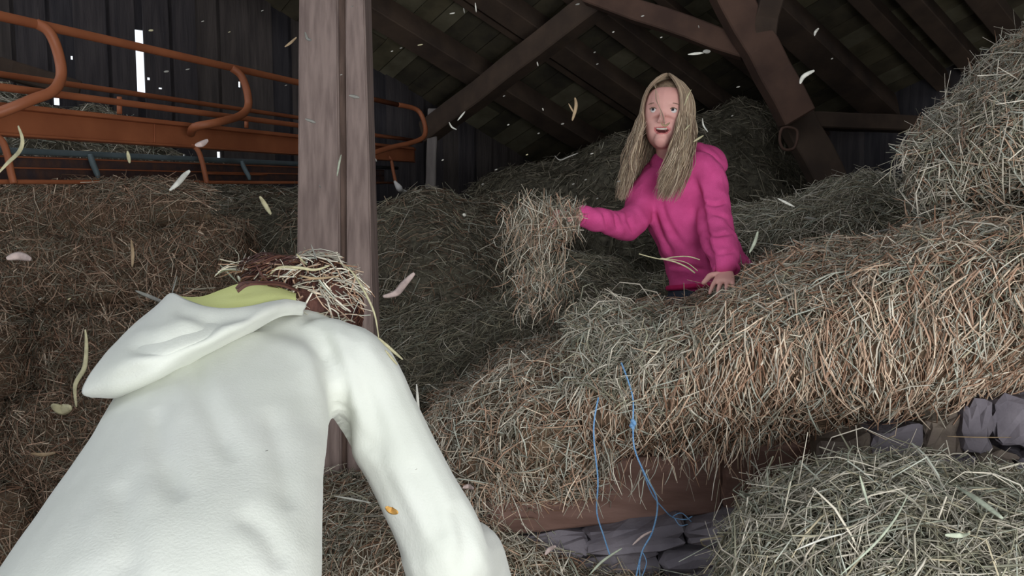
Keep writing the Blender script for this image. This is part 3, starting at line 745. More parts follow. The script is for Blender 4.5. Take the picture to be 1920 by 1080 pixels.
# heap behind the orange frame
cols = [
    [(-150, 420, 4.3), (-150, 260, 4.3), (-150, 175, 4.5), (-140, 160, 4.8)],
    [(0, 420, 4.3), (0, 260, 4.3), (0, 180, 4.5), (0, 165, 4.8)],
    [(100, 420, 4.4), (100, 270, 4.4), (102, 222, 4.6), (105, 210, 4.9)],
    [(175, 420, 4.5), (175, 290, 4.5), (175, 220, 4.7), (180, 204, 5.0)],
    [(260, 420, 4.6), (260, 320, 4.6), (260, 262, 4.8), (265, 248, 5.1)],
    [(340, 420, 4.7), (340, 350, 4.7), (340, 312, 4.9), (340, 302, 5.2)],
    [(430, 420, 4.8), (430, 370, 4.8), (430, 336, 5.0), (430, 328, 5.3)],
]
hay_mass('hay_heap', 'dim hay heap against the boarded wall behind the orange guard rails', cols, [
    dict(n=7000, L=(.09, .035), W=.004, pal=('dull', 'pale', 'green'), lift=.25, out=(-.002, .02), seg=2, prism=False),
    dict(n=500, L=(.13, .04), W=.0045, pal=('pale',), bias=(0, 0, 1), biasw=.8, lift=.4, out=(0, .03), seg=2),
], core='haycore_g', seed=23, nu=60, nv=50, noise=.04, freq=9, back=(.3, .6), zmin=.9)

# stacked bales on the left
def bale(name, label, x0, x1, y0, y1, z0, z1, n, seed, pal, tilt=0.0):
    rng = np.random.default_rng(seed)
    # superellipsoid box grid
    nu_, nv_ = 44, 30
    th = np.linspace(-math.pi, math.pi, nu_, endpoint=False); ph = np.linspace(-math.pi / 2 + .02, math.pi / 2 - .02, nv_)
    e = .22
    sg = lambda c_: np.sign(c_) * np.abs(c_) ** e
    T, H = np.meshgrid(th, ph, indexing='ij')
    hx, hy, hz = (x1 - x0) / 2, (y1 - y0) / 2, (z1 - z0) / 2
    V = np.stack([hx * sg(np.cos(H)) * sg(np.cos(T)), hy * sg(np.cos(H)) * sg(np.sin(T)), hz * sg(np.sin(H))], -1).reshape(-1, 3)
    V += V / (np.linalg.norm(V, axis=1)[:, None]) * (snoise(V + seed * 3.1, 12, seed, 3) * .018)[:, None]
    ca, sa = math.cos(tilt), math.sin(tilt)
    V = np.stack([V[:, 0] * ca - V[:, 1] * sa, V[:, 0] * sa + V[:, 1] * ca, V[:, 2]], -1) + np.array([(x0 + x1) / 2, (y0 + y1) / 2, (z0 + z1) / 2])
    i, j = np.meshgrid(np.arange(nu_), np.arange(nv_ - 1), indexing='ij')
    Fq = np.stack([i * nv_ + j, ((i + 1) % nu_) * nv_ + j, ((i + 1) % nu_) * nv_ + j + 1, i * nv_ + j + 1], -1).reshape(-1, 4)
    t = thing(name, ((x0 + x1) / 2, (y0 + y1) / 2, z0), label, 'hay bale', 'bales of the stack at the left')
    caps = [np.array([[k * nv_ for k in range(nu_)][::-1]]), np.array([[k * nv_ + nv_ - 1 for k in range(nu_)]])]
    obj('hay_core', np_mesh('hay_core', V, [Fq] + caps, M['haycore']), t)
    ps = [scatter(V, Fq, n, L=(.085, .03), W=.0033, pal=pal, lift=.16, seg=2, prism=False, rng=rng, out=(-.002, .014), bend=.14),
          scatter(V, Fq, n // 8, L=(.11, .03), W=.0034, pal=('dull', 'tan'), lift=.3, seg=2, rng=rng, out=(0, .02), bend=.18)]
    if any(p is not None for p in ps): obj('loose_straw', tuft_mesh(ps, 'loose_straw'), t, kind='stuff')
X1 = -1.16
rows = [(0.0, .36, 'bottom'), (.36, .72, 'second'), (.72, 1.08, 'third'), (1.08, 1.42, 'fourth'), (1.42, 1.56, 'top')]
names = {('bottom', 0): 'bottom bale of the left stack, nearest the double post', ('bottom', 1): 'bottom bale of the left stack, at the picture edge',
         ('second', 0): 'hay bale low in the left stack, one above its bottom right bale', ('second', 1): 'hay bale low in the left stack, beside the edge of the picture',
         ('third', 0): 'brown hay bale in the middle of the left stack, behind the hood', ('third', 1): 'brown hay bale in the middle of the left stack, at the picture edge',
         ('fourth', 0): 'rust-brown hay bale with a rounded corner, upper right of the left stack', ('fourth', 1): 'brown hay bale under the orange frame, upper left of the stack'}
for r, (z0, z1, nm) in enumerate(rows[:4]):
    off = (r % 2) * .22
    bale('hay_bale', names[(nm, 0)], X1 - .78 - off * .5 + .02, X1 + (r % 2) * .015, 3.12 + (r % 3) * .012, 3.6, z0, z1 - .004, 6000 if z0 > .3 else 3600, 40 + r, ('brown', 'brown', 'dull', 'tan'), random.uniform(-.03, .03))
    bale('hay_bale', names[(nm, 1)], X1 - 1.75, X1 - .79 - off * .5, 3.08 + (r % 2) * .015, 3.6, z0, z1 - .004, 6500 if z0 > .3 else 3600, 50 + r, ('brown', 'brown', 'dull', 'tan'), random.uniform(-.03, .03))
cols = [
    [(-200, 440, 3.12), (-200, 400, 3.08), (-200, 358, 3.15), (-200, 346, 3.4)],
    [(0, 440, 3.12), (0, 400, 3.08), (0, 358, 3.15), (0, 344, 3.4)],
    [(150, 440, 3.12), (150, 395, 3.08), (150, 356, 3.15), (150, 344, 3.4)],
    [(300, 430, 3.12), (300, 390, 3.08), (300, 356, 3.2), (300, 346, 3.5)],
    [(400, 420, 3.18), (395, 395, 3.16), (390, 370, 3.3), (390, 362, 3.6)],
]
hay_mass('hay_layer', 'thin layer of grey-brown loose hay on the left stack, right under the orange frame', cols, [
    dict(n=6000, L=(.085, .03), W=.0034, pal=('dull', 'brown', 'tan'), lift=.22, out=(-.002, .02), seg=2),
], seed=27, nu=50, nv=40, noise=.025, freq=12, back=(.15, .35), drop=.12)

# ------------------------------------------------------------------ figures
def ell_loft(stations, lateral, n=18, caps=True):
    """stations: (centre, a, b); ring axes: a along lateral, b perpendicular"""
    C = np.array([list(s_[0]) for s_ in stations], float); A = np.array([s_[1] for s_ in stations], float); B = np.array([s_[2] for s_ in stations], float)
    m = max(len(C) * 4, 8); arr = crom(np.column_stack([C, A, B]), m)
    C, A, B = arr[:, :3], np.abs(arr[:, 3]), np.abs(arr[:, 4])
    T = np.gradient(C, axis=0); T /= np.linalg.norm(T, axis=1)[:, None]
    if caps:
        pre, post_ = [], []
        for ang in (80, 55, 28):
            c_, s_ = math.cos(math.radians(ang)), math.sin(math.radians(ang)); pre.append((C[0] - T[0] * min(A[0], B[0]) * s_, A[0] * c_, B[0] * c_, T[0]))
        for ang in (28, 55, 80):
            c_, s_ = math.cos(math.radians(ang)), math.sin(math.radians(ang)); post_.append((C[-1] + T[-1] * min(A[-1], B[-1]) * s_, A[-1] * c_, B[-1] * c_, T[-1]))
        rings = pre + [(C[i], A[i], B[i], T[i]) for i in range(m)] + post_
    else: rings = [(C[i], A[i], B[i], T[i]) for i in range(m)]
    lat = np.array(lateral, float); V = []
    for c, a, b, t in rings:
        l = lat - t * lat.dot(t); l /= np.linalg.norm(l); q = np.cross(t, l)
        for j in range(n):
            an = 2 * math.pi * j / n; V.append(c + l * a * math.cos(an) + q * b * math.sin(an))
    k = len(rings)
    Q = np.array([(i * n + j, i * n + (j + 1) % n, (i + 1) * n + (j + 1) % n, (i + 1) * n + j) for i in range(k - 1) for j in range(n)])
    return np_mesh('t', np.array(V), [Q, np.array([list(range(n))[::-1], [(k - 1) * n + j for j in range(n)]])], None)
def limb(pts, lateral=(0.13, 0.9, .4)):
    return ell_loft([(p, r, r) for p, r in pts], lateral, 14)
def fuse(meshes, voxel, name, smooth=4, factor=.5):
    bm = bmesh.new()
    for me in meshes: bm.from_mesh(me); bpy.data.meshes.remove(me)
    bmesh.ops.recalc_face_normals(bm, faces=bm.faces[:])
    me = bpy.data.meshes.new(name); bm.to_mesh(me); bm.free()
    o = bpy.data.objects.new('tmp', me); COL.objects.link(o)
    r = o.modifiers.new('r', 'REMESH'); r.mode = 'VOXEL'; r.voxel_size = voxel; r.use_smooth_shade = True
    if smooth: sm = o.modifiers.new('s', 'SMOOTH'); sm.iterations = smooth; sm.factor = factor
    dg = bpy.context.evaluated_depsgraph_get(); dg.update()
    out = bpy.data.meshes.new_from_object(o.evaluated_get(dg)); out.name = name
    bpy.data.objects.remove(o); bpy.data.meshes.remove(me)
    out.polygons.foreach_set('use_smooth', np.ones(len(out.polygons), bool))
    out.materials.clear()
    return out
def get_co(me):
    c = np.empty(len(me.vertices) * 3); me.vertices.foreach_get('co', c); return c.reshape(-1, 3)
def get_no(me):
    c = np.empty(len(me.vertices) * 3); me.vertices.foreach_get('normal', c); return c.reshape(-1, 3)
def set_co(me, c): me.vertices.foreach_set('co', c.astype(np.float32).ravel()); me.update()
def creases(me, lines, noise=0.0, freq=20, seed=0):
    """lines: (polyline of points, depth, width); positive depth digs in, a soft ridge follows beside it"""
    c = get_co(me); nrm = get_no(me); disp = np.zeros(len(c))
    for pts, amp, sig in lines:
        pts = crom(np.array([list(p) for p in pts]), 80)
        d = np.full(len(c), 9.9); tt = np.zeros(len(c)); fw = np.array(FW)
        rel = c - CAMN; dc = rel @ fw
        for k, q in enumerate(pts):           # distance of the skin from the fold line, seen along the fold's own depth direction
            rq = q - CAMN; dq = rq @ fw
            dk = np.linalg.norm(rel / dc[:, None] - rq / dq, axis=1) * dc; dk[np.abs(dc - dq) > .22] = 9.9
            m_ = dk < d; d[m_] = dk[m_]; tt[m_] = k / 79
        env = np.clip(np.sin(np.clip(tt, .02, .98) * math.pi) * 1.6, 0, 1)
        facing = ((CAMN - c) * nrm).sum(1) > 0
        disp -= amp * env * np.exp(-(d / sig) ** 2) * facing
        disp += amp * .30 * env * np.exp(-((d - 2.1 * sig) / (sig * 1.1)) ** 2) * facing
    disp *= .62
    if noise: disp += snoise(c, freq, seed, 3) * noise
    set_co(me, c + nrm * disp[:, None])
def hand(wrist, d, nrm, side, s=1.0, curl=.35, spread=.12, thumb_out=.9):
    """palm and five fingers; d points to the fingertips, nrm out of the back of the hand, side toward the thumb"""
    d = Vector(d).normalized(); nrm = Vector(nrm); nrm = (nrm - d * nrm.dot(d)).normalized(); sd = d.cross(nrm); sd = sd if sd.dot(Vector(side)) > 0 else -sd
    w_ = Vector(wrist); ms = []
    ms.append(ell_loft([(w_ - d * .012 * s, .021 * s, .016 * s), (w_ + d * .02 * s, .028 * s, .014 * s), (w_ + d * .055 * s, .034 * s, .013 * s), (w_ + d * .072 * s, .033 * s, .011 * s)], sd, 14))
    for k, (off, ln) in enumerate(((.026, .062), (.009, .070), (-.009, .065), (-.026, .050))):
        base = w_ + d * .066 * s + sd * off * s; ang = off / .026 * spread; dr = (d + sd * ang).normalized(); pts = [(base - dr * .015 * s, .0082 * s)]; p = base; r_ = .0078
        for seg, fr in enumerate((.42, .32, .26)):
            c_, s_ = math.cos(curl * .8), math.sin(curl * .8)
            dr2 = (dr * c_ - nrm * s_).normalized(); nrm2 = (nrm * c_ + dr * s_).normalized()
            pts.append((p, r_ * s)); p = p + dr2 * ln * fr * s; r_ -= .0007; dr = dr2
        pts.append((p, r_ * s)); ms.append(limb(pts, nrm))
    b = w_ + d * .018 * s + sd * .02 * s; t1 = (d * .6 + sd * thumb_out).normalized(); t2 = (d * .9 + sd * .45 - nrm * .3).normalized()
    ms.append(limb([(b, .0125 * s), (b + t1 * .03 * s, .0105 * s), (b + t1 * .03 * s + t2 * .024 * s, .009 * s), (b + t1 * .03 * s + t2 * .042 * s, .0075 * s)], nrm))
    return ms
def head_meshes(c, r, u, f, s=1.0):
    pt = lambda x, y, z: c + r * (x * s) + f * (y * s) + u * (z * s)
    st = [(-.084, .026, .026, .052), (-.072, .046, .048, .038), (-.05, .060, .068, .018), (-.015, .070, .083, .006), (.025, .073, .090, 0), (.055, .068, .084, -.004), (.078, .052, .064, -.006), (.092, .028, .034, -.006)]
    ms = [ell_loft([(pt(0, y, z), a * s, b * s) for z, a, b, y in st], r, 24)]
    for sx in (-1, 1):
        ms.append(ell_loft([(pt(sx * .071, -.004, -.03), .006 * s, .009 * s), (pt(sx * .076, -.006, -.008), .006 * s, .016 * s), (pt(sx * .078, -.008, .012), .005 * s, .014 * s)], r, 10))
    ms.append(ell_loft([(pt(0, .078, .000), .007 * s, .007 * s), (pt(0, .084, -.018), .0085 * s, .008 * s), (pt(0, .090, -.031), .0105 * s, .009 * s)], r, 12))
    ms.append(limb([(pt(.009, .088, -.037), .0055 * s), (pt(-.009, .088, -.037), .0055 * s)], f))
    return ms
def face_detail(me, c, r, u, f, s=1.0, skin='skin'):
    co = get_co(me); q = (co - np.array(c)) / s
    x = q @ np.array(r); y = q @ np.array(f); z = q @ np.array(u)
    near = (np.abs(x) < .08) & (y > .02) & (np.abs(z) < .12)
    g = lambda x0, z0, sx, sz: np.exp(-((x - x0) / sx) ** 2 - ((z - z0) / sz) ** 2)
    dd_ = np.zeros(len(co))
    for sx in (-1, 1):
        dd_ -= .006 * g(sx * .030, .004, .016, .011)
        dd_ += .004 * g(sx * .036, -.034, .018, .014)
        dd_ += .003 * g(sx * .030, .020, .018, .006)
    dd_ -= .007 * g(0, -.0605, .017, .0045)
    dd_ += .004 * g(0, -.052, .018, .004) + .005 * g(0, -.070, .014, .005)
    dd_ += .002 * g(0, -.088, .016, .010) - .003 * g(0, -.079, .02, .004)
    co = co + np.array(f) * (dd_ * near * s)[:, None]
    set_co(me, co)
    me.materials.clear()
    for k in (skin, 'lips', 'mouth'): me.materials.append(M[k])
    n = len(me.polygons); pc = np.empty(n * 3); me.polygons.foreach_get('center', pc); pc = pc.reshape(-1, 3)
    q = (pc - np.array(c)) / s; x = q @ np.array(r); y = q @ np.array(f); z = q @ np.array(u)
    zz = z + .0605 - (x / .022) ** 2 * .005
    lip = (y > .05) & (np.abs(x) < .026) & (np.abs(zz) < .013 * np.sqrt(np.clip(1 - (x / .026) ** 2, 0, 1)))
    inn = (y > .05) & (np.abs(x) < .019) & (np.abs(zz) < .0062 * np.sqrt(np.clip(1 - (x / .019) ** 2, 0, 1)))
    idx = np.zeros(n, np.int32); idx[lip] = 1; idx[inn] = 2
    me.polygons.foreach_set('material_index', idx)
def uv_ball(c, rad, material, seg=16, name='ball', scale=(1, 1, 1), rot=None):
    bm = bmesh.new(); bmesh.ops.create_uvsphere(bm, u_segments=seg, v_segments=seg // 2 + 2, radius=rad)
    mtx = Matrix.Diagonal((*scale, 1))
    if rot is not None: mtx = rot.to_4x4() @ mtx
    bmesh.ops.transform(bm, matrix=Matrix.Translation(c) @ mtx, verts=bm.verts[:])
    me = bpy.data.meshes.new(name); bm.to_mesh(me); bm.free(); me.materials.append(material)
    me.polygons.foreach_set('use_smooth', np.ones(len(me.polygons), bool)); return me
def eyes(parent, c, r, u, f, s=1.0):
    for sx in (-1, 1):
        e = c + r * (sx * .030 * s) + f * (.0700 * s) + u * (.002 * s)
        me = uv_ball(e, .0098 * s, M['eyewhite'], 20)
        me.materials.append(M['iris'])
        look = (f - r * .1).normalized()
        for p_ in me.polygons:
            if (p_.center - e).normalized().dot(look) > .86: p_.material_index = 1
        ob = obj('eye', me, parent)
        lid = tube_mesh([e + r * (k * .0115 * s) + f * ((.0118 - abs(k) * .005) * s) + u * ((.0052 - abs(k) ** 2 * .004) * s) for k in (-1, -.5, 0, .5, 1)], .0017 * s, M['brow'], 6, 3)
        obj('eyelash', lid, parent)
        br = tube_mesh([e + r * (k * .016 * s) + f * ((.014 - abs(k) * .006) * s) + u * ((.0185 - abs(k) ** 2 * .003) * s) for k in (-1, -.5, 0, .5, 1)], .0012 * s, M['brow'], 6, 3)
        obj('eyebrow', br, parent)

# ---------------------------------------------------------------- girl in pink
G = thing('person', P(1335, 700, 2.75), 'person with long blond hair and pink hooded sweatshirt leaning on hay, flinging a handful', 'person')
hr = (RT * .93 + Vector((0, .33, 0)) * -1 + UP * .02).normalized()    # her left side is picture right
hf = (-FW * .93 - RT * .34 + UP * .0).normalized()
hu = (UP * 1.0 + RT * .10 + FW * .02).normalized()
hf = (hf - hu * hf.dot(hu)).normalized(); hr = hu.cross(hf) * 1.0
if hr.dot(RT) < 0: hr = -hr
hc = P(1251, 219, 2.74); HS = 1.10
body = head_meshes(hc, hr, hu, hf, HS)
body.append(ell_loft([(hc - hu * .05 - hf * .012, .042, .044), (P(1252, 285, 2.75), .04, .042), (P(1254, 315, 2.76), .05, .05)], hr))
latG = (RT + Vector((0, -.25, 0))).normalized()
body.append(ell_loft([(P(1254, 305, 2.76), .05, .045), (P(1262, 345, 2.76), .115, .065), (P(1275, 400, 2.75), .11, .075), (P(1300, 470, 2.75), .10, .07), (P(1325, 540, 2.76), .115, .08), (P(1330, 590, 2.76), .12, .09)], latG))
# picture-right arm: rests on the hay
wrR = P(1362, 512, 2.42)
body.append(limb([(P(1322, 318, 2.72), .045), (P(1338, 370, 2.68), .038), (P(1346, 425, 2.6), .033), (P(1355, 470, 2.5), .028), (wrR, .021)]))
hdirR = (P(1352, 545, 2.30) - wrR).normalized()
body += hand(wrR, hdirR, UP + FW * -.2, -RT, .92, .3, .22, 1.2)
# picture-left arm: stretched out with the hay
wrL = P(1084, 404, 2.5)
body.append(limb([(P(1208, 362, 2.76), .044), (P(1192, 402, 2.72), .037), (P(1172, 424, 2.66), .034), (P(1130, 415, 2.57), .028), (wrL, .021)]))
body += hand(wrL, (P(1040, 398, 2.46) - wrL), UP + FW * -.3, -FW, .92, .7, .1, .8)
# legs: kneeling in the hay
for kx, hx, dz in ((1300, 1305, 0), (1385, 1362, .03)):
    body.append(limb([(P(hx, 590, 2.76), .085), (P(kx, 680, 2.62 + dz), .07), (P(kx, 745, 2.58 + dz), .055), (P(kx + 5, 750, 2.75 + dz), .048), (P(kx + 10, 735, 3.0 + dz), .038), (P(kx + 10, 735, 3.1 + dz), .035)]))
bodyme = fuse(body, .0034, 'body', 2, .4)
face_detail(bodyme, hc, hr, hu, hf, HS)
gb = obj('body', bodyme, G)
eyes(G, hc, hr, hu, hf, HS)
obj('teeth', tube_mesh([hc + hr * (k * .015 * HS) + hf * ((.079 - abs(k) ** 2 * .008) * HS) + hu * ((-.0575 + abs(k) ** 2 * .003) * HS) for k in (-1, -.5, 0, .5, 1)], .0028, M['teeth'], 8, 3), G)
# sweatshirt
sw = [ell_loft([(P(1252, 312, 2.765), .06, .055), (P(1256, 330, 2.765), .10, .075), (P(1268, 362, 2.76), .138, .088), (P(1280, 400, 2.755), .132, .10), (P(1296, 445, 2.75), .126, .098), (P(1314, 485, 2.75), .132, .098), (P(1328, 520, 2.75), .142, .105), (P(1330, 530, 2.75), .142, .105)], latG, 24)]
sw.append(limb([(P(1285, 320, 2.74), .06), (P(1322, 325, 2.71), .062), (P(1336, 370, 2.67), .058), (P(1345, 425, 2.59), .054), (P(1356, 470, 2.49), .05), (P(1362, 497, 2.435), .044)]))
sw.append(limb([(P(1230, 345, 2.77), .06), (P(1208, 366, 2.76), .06), (P(1194, 402, 2.72), .052), (P(1174, 421, 2.66), .05), (P(1132, 416, 2.57), .042), (P(1096, 407, 2.515), .034)]))
# flared hem corner at picture right
sw.append(ell_loft([(P(1360, 470, 2.72), .05, .07), (P(1385, 500, 2.7), .04, .07), (P(1402, 516, 2.68), .03, .06)], latG))
swm = fuse(sw, .006, 'sweatshirt', 6, .5); swm.materials.append(M['pink'])
creases(swm, [
    ([P(1306, 340, 2.62), P(1318, 400, 2.62), P(1330, 460, 2.62), P(1338, 520, 2.6)], 0.0224, 0.0081),
    ([P(1225, 395, 2.68), P(1240, 440, 2.64), P(1262, 480, 2.64)], 0.0128, 0.0090),
    ([P(1232, 350, 2.68), P(1255, 420, 2.64), P(1290, 470, 2.64)], 0.0096, 0.0090),
    ([P(1245, 500, 2.66), P(1285, 500, 2.64), P(1325, 508, 2.63)], 0.0128, 0.0072),
    ([P(1310, 380, 2.6), P(1340, 384, 2.58), P(1366, 376, 2.6)], 0.0096, 0.0063),
    ([P(1320, 440, 2.5), P(1345, 446, 2.5), P(1374, 436, 2.52)], 0.0096, 0.0063),
    ([P(1326, 470, 2.45), P(1350, 478, 2.44), P(1380, 468, 2.46)], 0.0080, 0.0054),
    ([P(1152, 402, 2.58), P(1160, 430, 2.58)], 0.0096, 0.0054), ([P(1130, 398, 2.55), P(1140, 434, 2.55)], 0.0080, 0.0054),
    ([P(1176, 392, 2.62), P(1190, 440, 2.64)], 0.0112, 0.0063), ([P(1335, 400, 2.58), P(1372, 410, 2.6)], 0.0064, 0.0054)], .009, 30, 4)
obj('sweatshirt', swm, G)
def ring_band(cx, a, b, lateral, thick, m, tdir, name):
    l = Vector(lateral); t = Vector(tdir).normalized(); l = (l - t * l.dot(t)).normalized(); q = t.cross(l)
    pts = [cx + l * a * math.cos(k / 16 * 6.2832) + q * b * math.sin(k / 16 * 6.2832) for k in range(16)]
    me = tube_mesh(pts, thick, M[m], 8, 2, closed=True)
    return me
obj('hem', ring_band(P(1331, 533, 2.75), .142, .102, latG, .0095, 'pinkdark', UP * 1 - RT * .1, 'hem'), G)
obj('cuff', ring_band(P(1362, 505, 2.425), .034, .030, RT, .0075, 'pink', (P(1362, 512, 2.42) - P(1356, 470, 2.49)), 'cuff'), G)
obj('cuff', ring_band(P(1088, 405, 2.505), .026, .024, UP, .006, 'pink', (P(1084, 404, 2.5) - P(1130, 415, 2.57)), 'cuff'), G)
# hood lying on the shoulders
hd = fuse([ell_loft([(P(1215, 338, 2.74), .02, .03), (P(1228, 318, 2.80), .028, .045), (P(1255, 300, 2.86), .03, .06), (P(1300, 290, 2.86), .034, .07), (P(1330, 290, 2.80), .032, .06), (P(1345, 312, 2.76), .022, .045)], UP, 16),
           ell_loft([(P(1312, 276, 2.80), .018, .03), (P(1330, 292, 2.78), .024, .045), (P(1350, 318, 2.78), .02, .035)], UP, 14)], .006, 'hood', 5)
hd.materials.append(M['pink']); obj('hood', hd, G)
for dx, sg_ in ((0, 1), (7, 1)):
    obj('drawstring', tube_mesh([P(1246 + dx, 346, 2.665), P(1247 + dx, 352, 2.658), P(1249 + dx, 356, 2.655)], .0022, M['cloth'], 6, 3), G)
# trousers
tr = [ell_loft([(P(1330, 520, 2.76), .118, .088), (P(1322, 560, 2.76), .13, .1), (P(1322, 600, 2.76), .13, .105)], latG)]
for kx, hx, dz in ((1300, 1300, 0), (1385, 1362, .03)):
    tr.append(limb([(P(hx, 580, 2.75), .10), (P(kx, 680, 2.62 + dz), .082), (P(kx, 745, 2.59 + dz), .066), (P(kx + 5, 748, 2.75 + dz), .06), (P(kx + 10, 733, 3.0 + dz), .05)]))
trm = fuse(tr, .009, 'trousers', 5); trm.materials.append(M['trouser']); creases(trm, [], .004, 30, 3); obj('trousers', trm, G)
# hair
def hair_cap(c, r, u, f, s, m, face=.60):
    bm = bmesh.new(); bmesh.ops.create_uvsphere(bm, u_segments=48, v_segments=32, radius=1)
    rm = []
    for v_ in bm.verts:
        x, y, z = v_.co
        front = y > .1 and z < .62 and abs(x) < .84
        if (y > .25 and z < face and abs(x) < .78) or z < -.62: rm.append(v_)
        v_.co = c + r * (x * .0785 * s) + f * ((y * .097 - .004) * s) + u * ((z * .110 + .004) * s)
    bmesh.ops.delete(bm, geom=rm, context='VERTS')
    me = bpy.data.meshes.new('hair_cap'); bm.to_mesh(me); bm.free(); me.materials.append(m)
    me.polygons.foreach_set('use_smooth', np.ones(len(me.polygons), bool)); return me
cap = hair_cap(hc, hr, hu, hf, HS, M['blondcap']); cap_o = obj('hair_cap', cap, G)
def strand_paths(n, rng, c, r, u, f, s, length=.27):
    c, r, u, f = (np.array(q) for q in (c, r, u, f)); out = []
    for i in range(n):
        side = 1 if rng.random() < .56 else -1
        a = rng.uniform(.05, 2.9) if rng.random() < .7 else rng.uniform(.05, 1.1)
        y0 = .055 * math.cos(a)                                    # start along the parting
        lay = rng.uniform(.0, .007)
        pts = []
        # ends up at angle A round the head, never across the face
        A_ = max(a, .98 + rng.uniform(-.06, .2)) if side < 0 else max(a, .74 + rng.uniform(-.1, .3))
        for t in np.linspace(0, 1, 6):
            ph = t * math.pi / 2
            ang = a * .4 + (A_ - a * .4) * min(1, t * 1.5)
            x = side * math.sin(ang) * math.sin(ph) * (.079 + lay); yy = math.cos(ang) * math.sin(ph) * (.097 + lay) + y0 * (1 - t) * .9 - .002
            z = .004 + math.cos(ph) * (.111 + lay)
            pts.append((x, yy, z))
        ln = length * rng.uniform(.75, 1.05); wv = rng.normal(0, .006, 2); sp = rng.uniform(.0, .028)
        x, yy, z = pts[-1]
        for t in np.linspace(.16, 1, 7):
            k = t
            pts.append((x - .028 * k * k - .10 * x * k + side * math.sin(A_) * sp * math.sin(k * 2.2) + wv[0] * math.sin(k * 7 + i) - side * .012 * k * max(0, math.cos(A_)), yy + .008 * k + wv[1] * math.cos(k * 6 + i) + (0.03 * k if yy < 0 and abs(x) > .06 else 0) + (.045 * max(0, k - .25) if yy > .02 else .02 * k), z - ln * k))
        out.append(np.array([c + r * p[0] * s + f * p[1] * s + u * p[2] * s for p in pts]))
    return out
def hair_mesh(paths, rng, pool, width=.0016):
    Vs, Fs, Ts, o = [], [], [], 0
    for pth in paths:
        q = crom(pth, 20); T = np.gradient(q, axis=0); T /= np.linalg.norm(T, axis=1)[:, None]
        s_ = np.cross(T, rng.normal(size=3)); s_ /= np.linalg.norm(s_, axis=1)[:, None]; b_ = np.cross(T, s_)
        w_ = width * rng.uniform(.7, 1.4) * np.concatenate([np.linspace(.7, 1, 4), np.ones(11), np.linspace(1, .25, 5)])
        V = np.concatenate([q + s_ * w_[:, None], q - s_ * .5 * w_[:, None] + b_ * .8 * w_[:, None], q - s_ * .5 * w_[:, None] - b_ * .8 * w_[:, None]])
        n_ = 20
        i = np.arange(n_ - 1)
        for a_, b2 in ((0, n_), (n_, 2 * n_), (2 * n_, 0)):
            Fs.append(np.stack([i + a_, i + b2, i + b2 + 1, i + a_ + 1], 1) + o)
        Vs.append(V); o += len(V); col = pool[rng.integers(len(pool))] * rng.uniform(.8, 1.2); Ts.append(np.repeat(col[None], len(V), 0))
    return np_mesh('hair', np.concatenate(Vs), np.concatenate(Fs), M['blond'], True, np.concatenate(Ts))
rngh = np.random.default_rng(5)
blondpool = np.array([lin(c) for c in ((172, 150, 124), (190, 170, 140), (148, 126, 104), (134, 112, 92), (200, 182, 156), (156, 136, 116))])
paths = strand_paths(2300, rngh, hc, hr, hu, hf, HS)
obj('hair', hair_mesh(paths, rngh, blondpool, .0011), G, kind='stuff')
# a few flyaway locks at the picture left
fly = []
for k in range(14):
    a0 = rngh.uniform(0, 1)
    fly.append(np.array([P(1208 + rngh.uniform(-3, 6), 225 + a0 * 25, 2.66), P(1197 - a0 * 8, 262 + a0 * 10, 2.66), P(1185 - a0 * 6 + rngh.uniform(-3, 3), 300, 2.66), P(1184 + rngh.uniform(-4, 8), 335 + rngh.uniform(-8, 8), 2.66)]))
for k in range(3):
    a0 = rngh.uniform(0, 1)
    fly.append(np.array([P(1226 + 5 * a0, 158, 2.655), P(1236 - 8 * a0, 186, 2.635), P(1238 + 6 * a0, 215, 2.625), P(1240 + 10 * a0, 240 + 8 * a0, 2.63)]))
obj('flyaway_locks', hair_mesh(fly, rngh, blondpool, .0008), G, kind='stuff')

# ---------------------------------------------------------------- bending child in front
K = thing('person', (-.45, .95, 0), 'person in a pale jacket bending forward with their back turned, straw in the hair', 'person')
latK = (RT * 1 + Vector((0, .05, 0)) + UP * .10).normalized()
kc = P(598, 585, 1.66); kr = (RT * .97 - UP * .1 ).normalized(); kf = (FW * .62 - UP * .75 + RT * .1).normalized(); ku = (FW * .75 + UP * .62).normalized()
kf = (kf - ku * kf.dot(ku)).normalized(); kr = (kr - ku * kr.dot(ku) - kf * kr.dot(kf)).normalized()
kb = head_meshes(kc, kr, ku, kf, 1.0)
kb.append(ell_loft([(kc - ku * .05 - kf * .01, .045, .048), (P(575, 650, 1.52), .05, .05), (P(540, 680, 1.47), .07, .06)], latK))
kb.append(ell_loft([(P(520, 700, 1.49), .10, .06), (P(440, 765, 1.41), .12, .07), (P(385, 860, 1.28), .13, .075), (P(340, 980, 1.12), .14, .085), (P(290, 1120, 1.0), .15, .095), (P(260, 1220, .95), .155, .10)], latK))
kwR = P(945, 1120, 1.72)
kb.append(limb([(P(668, 690, 1.49), .042), (P(744, 850, 1.45), .036), (P(836, 1020, 1.40), .036), (P(890, 1075, 1.52), .038), (kwR, .025)]))
kb += hand(kwR, (FW * .6 + RT * .15 - UP * .6), UP + FW * .3, -RT, 1.0, .55, .12, .8)
kwL = P(430, 1040, 1.95)
kb.append(limb([(P(350, 760, 1.45), .055), (P(340, 860, 1.6), .048), (P(360, 960, 1.72), .042), (kwL, .025)]))
kb += hand(kwL, (FW * .6 + RT * .2 - UP * .6), UP + FW * .3, RT, 1.0, .55, .12, .8)
hipc = P(262, 1210, .96)
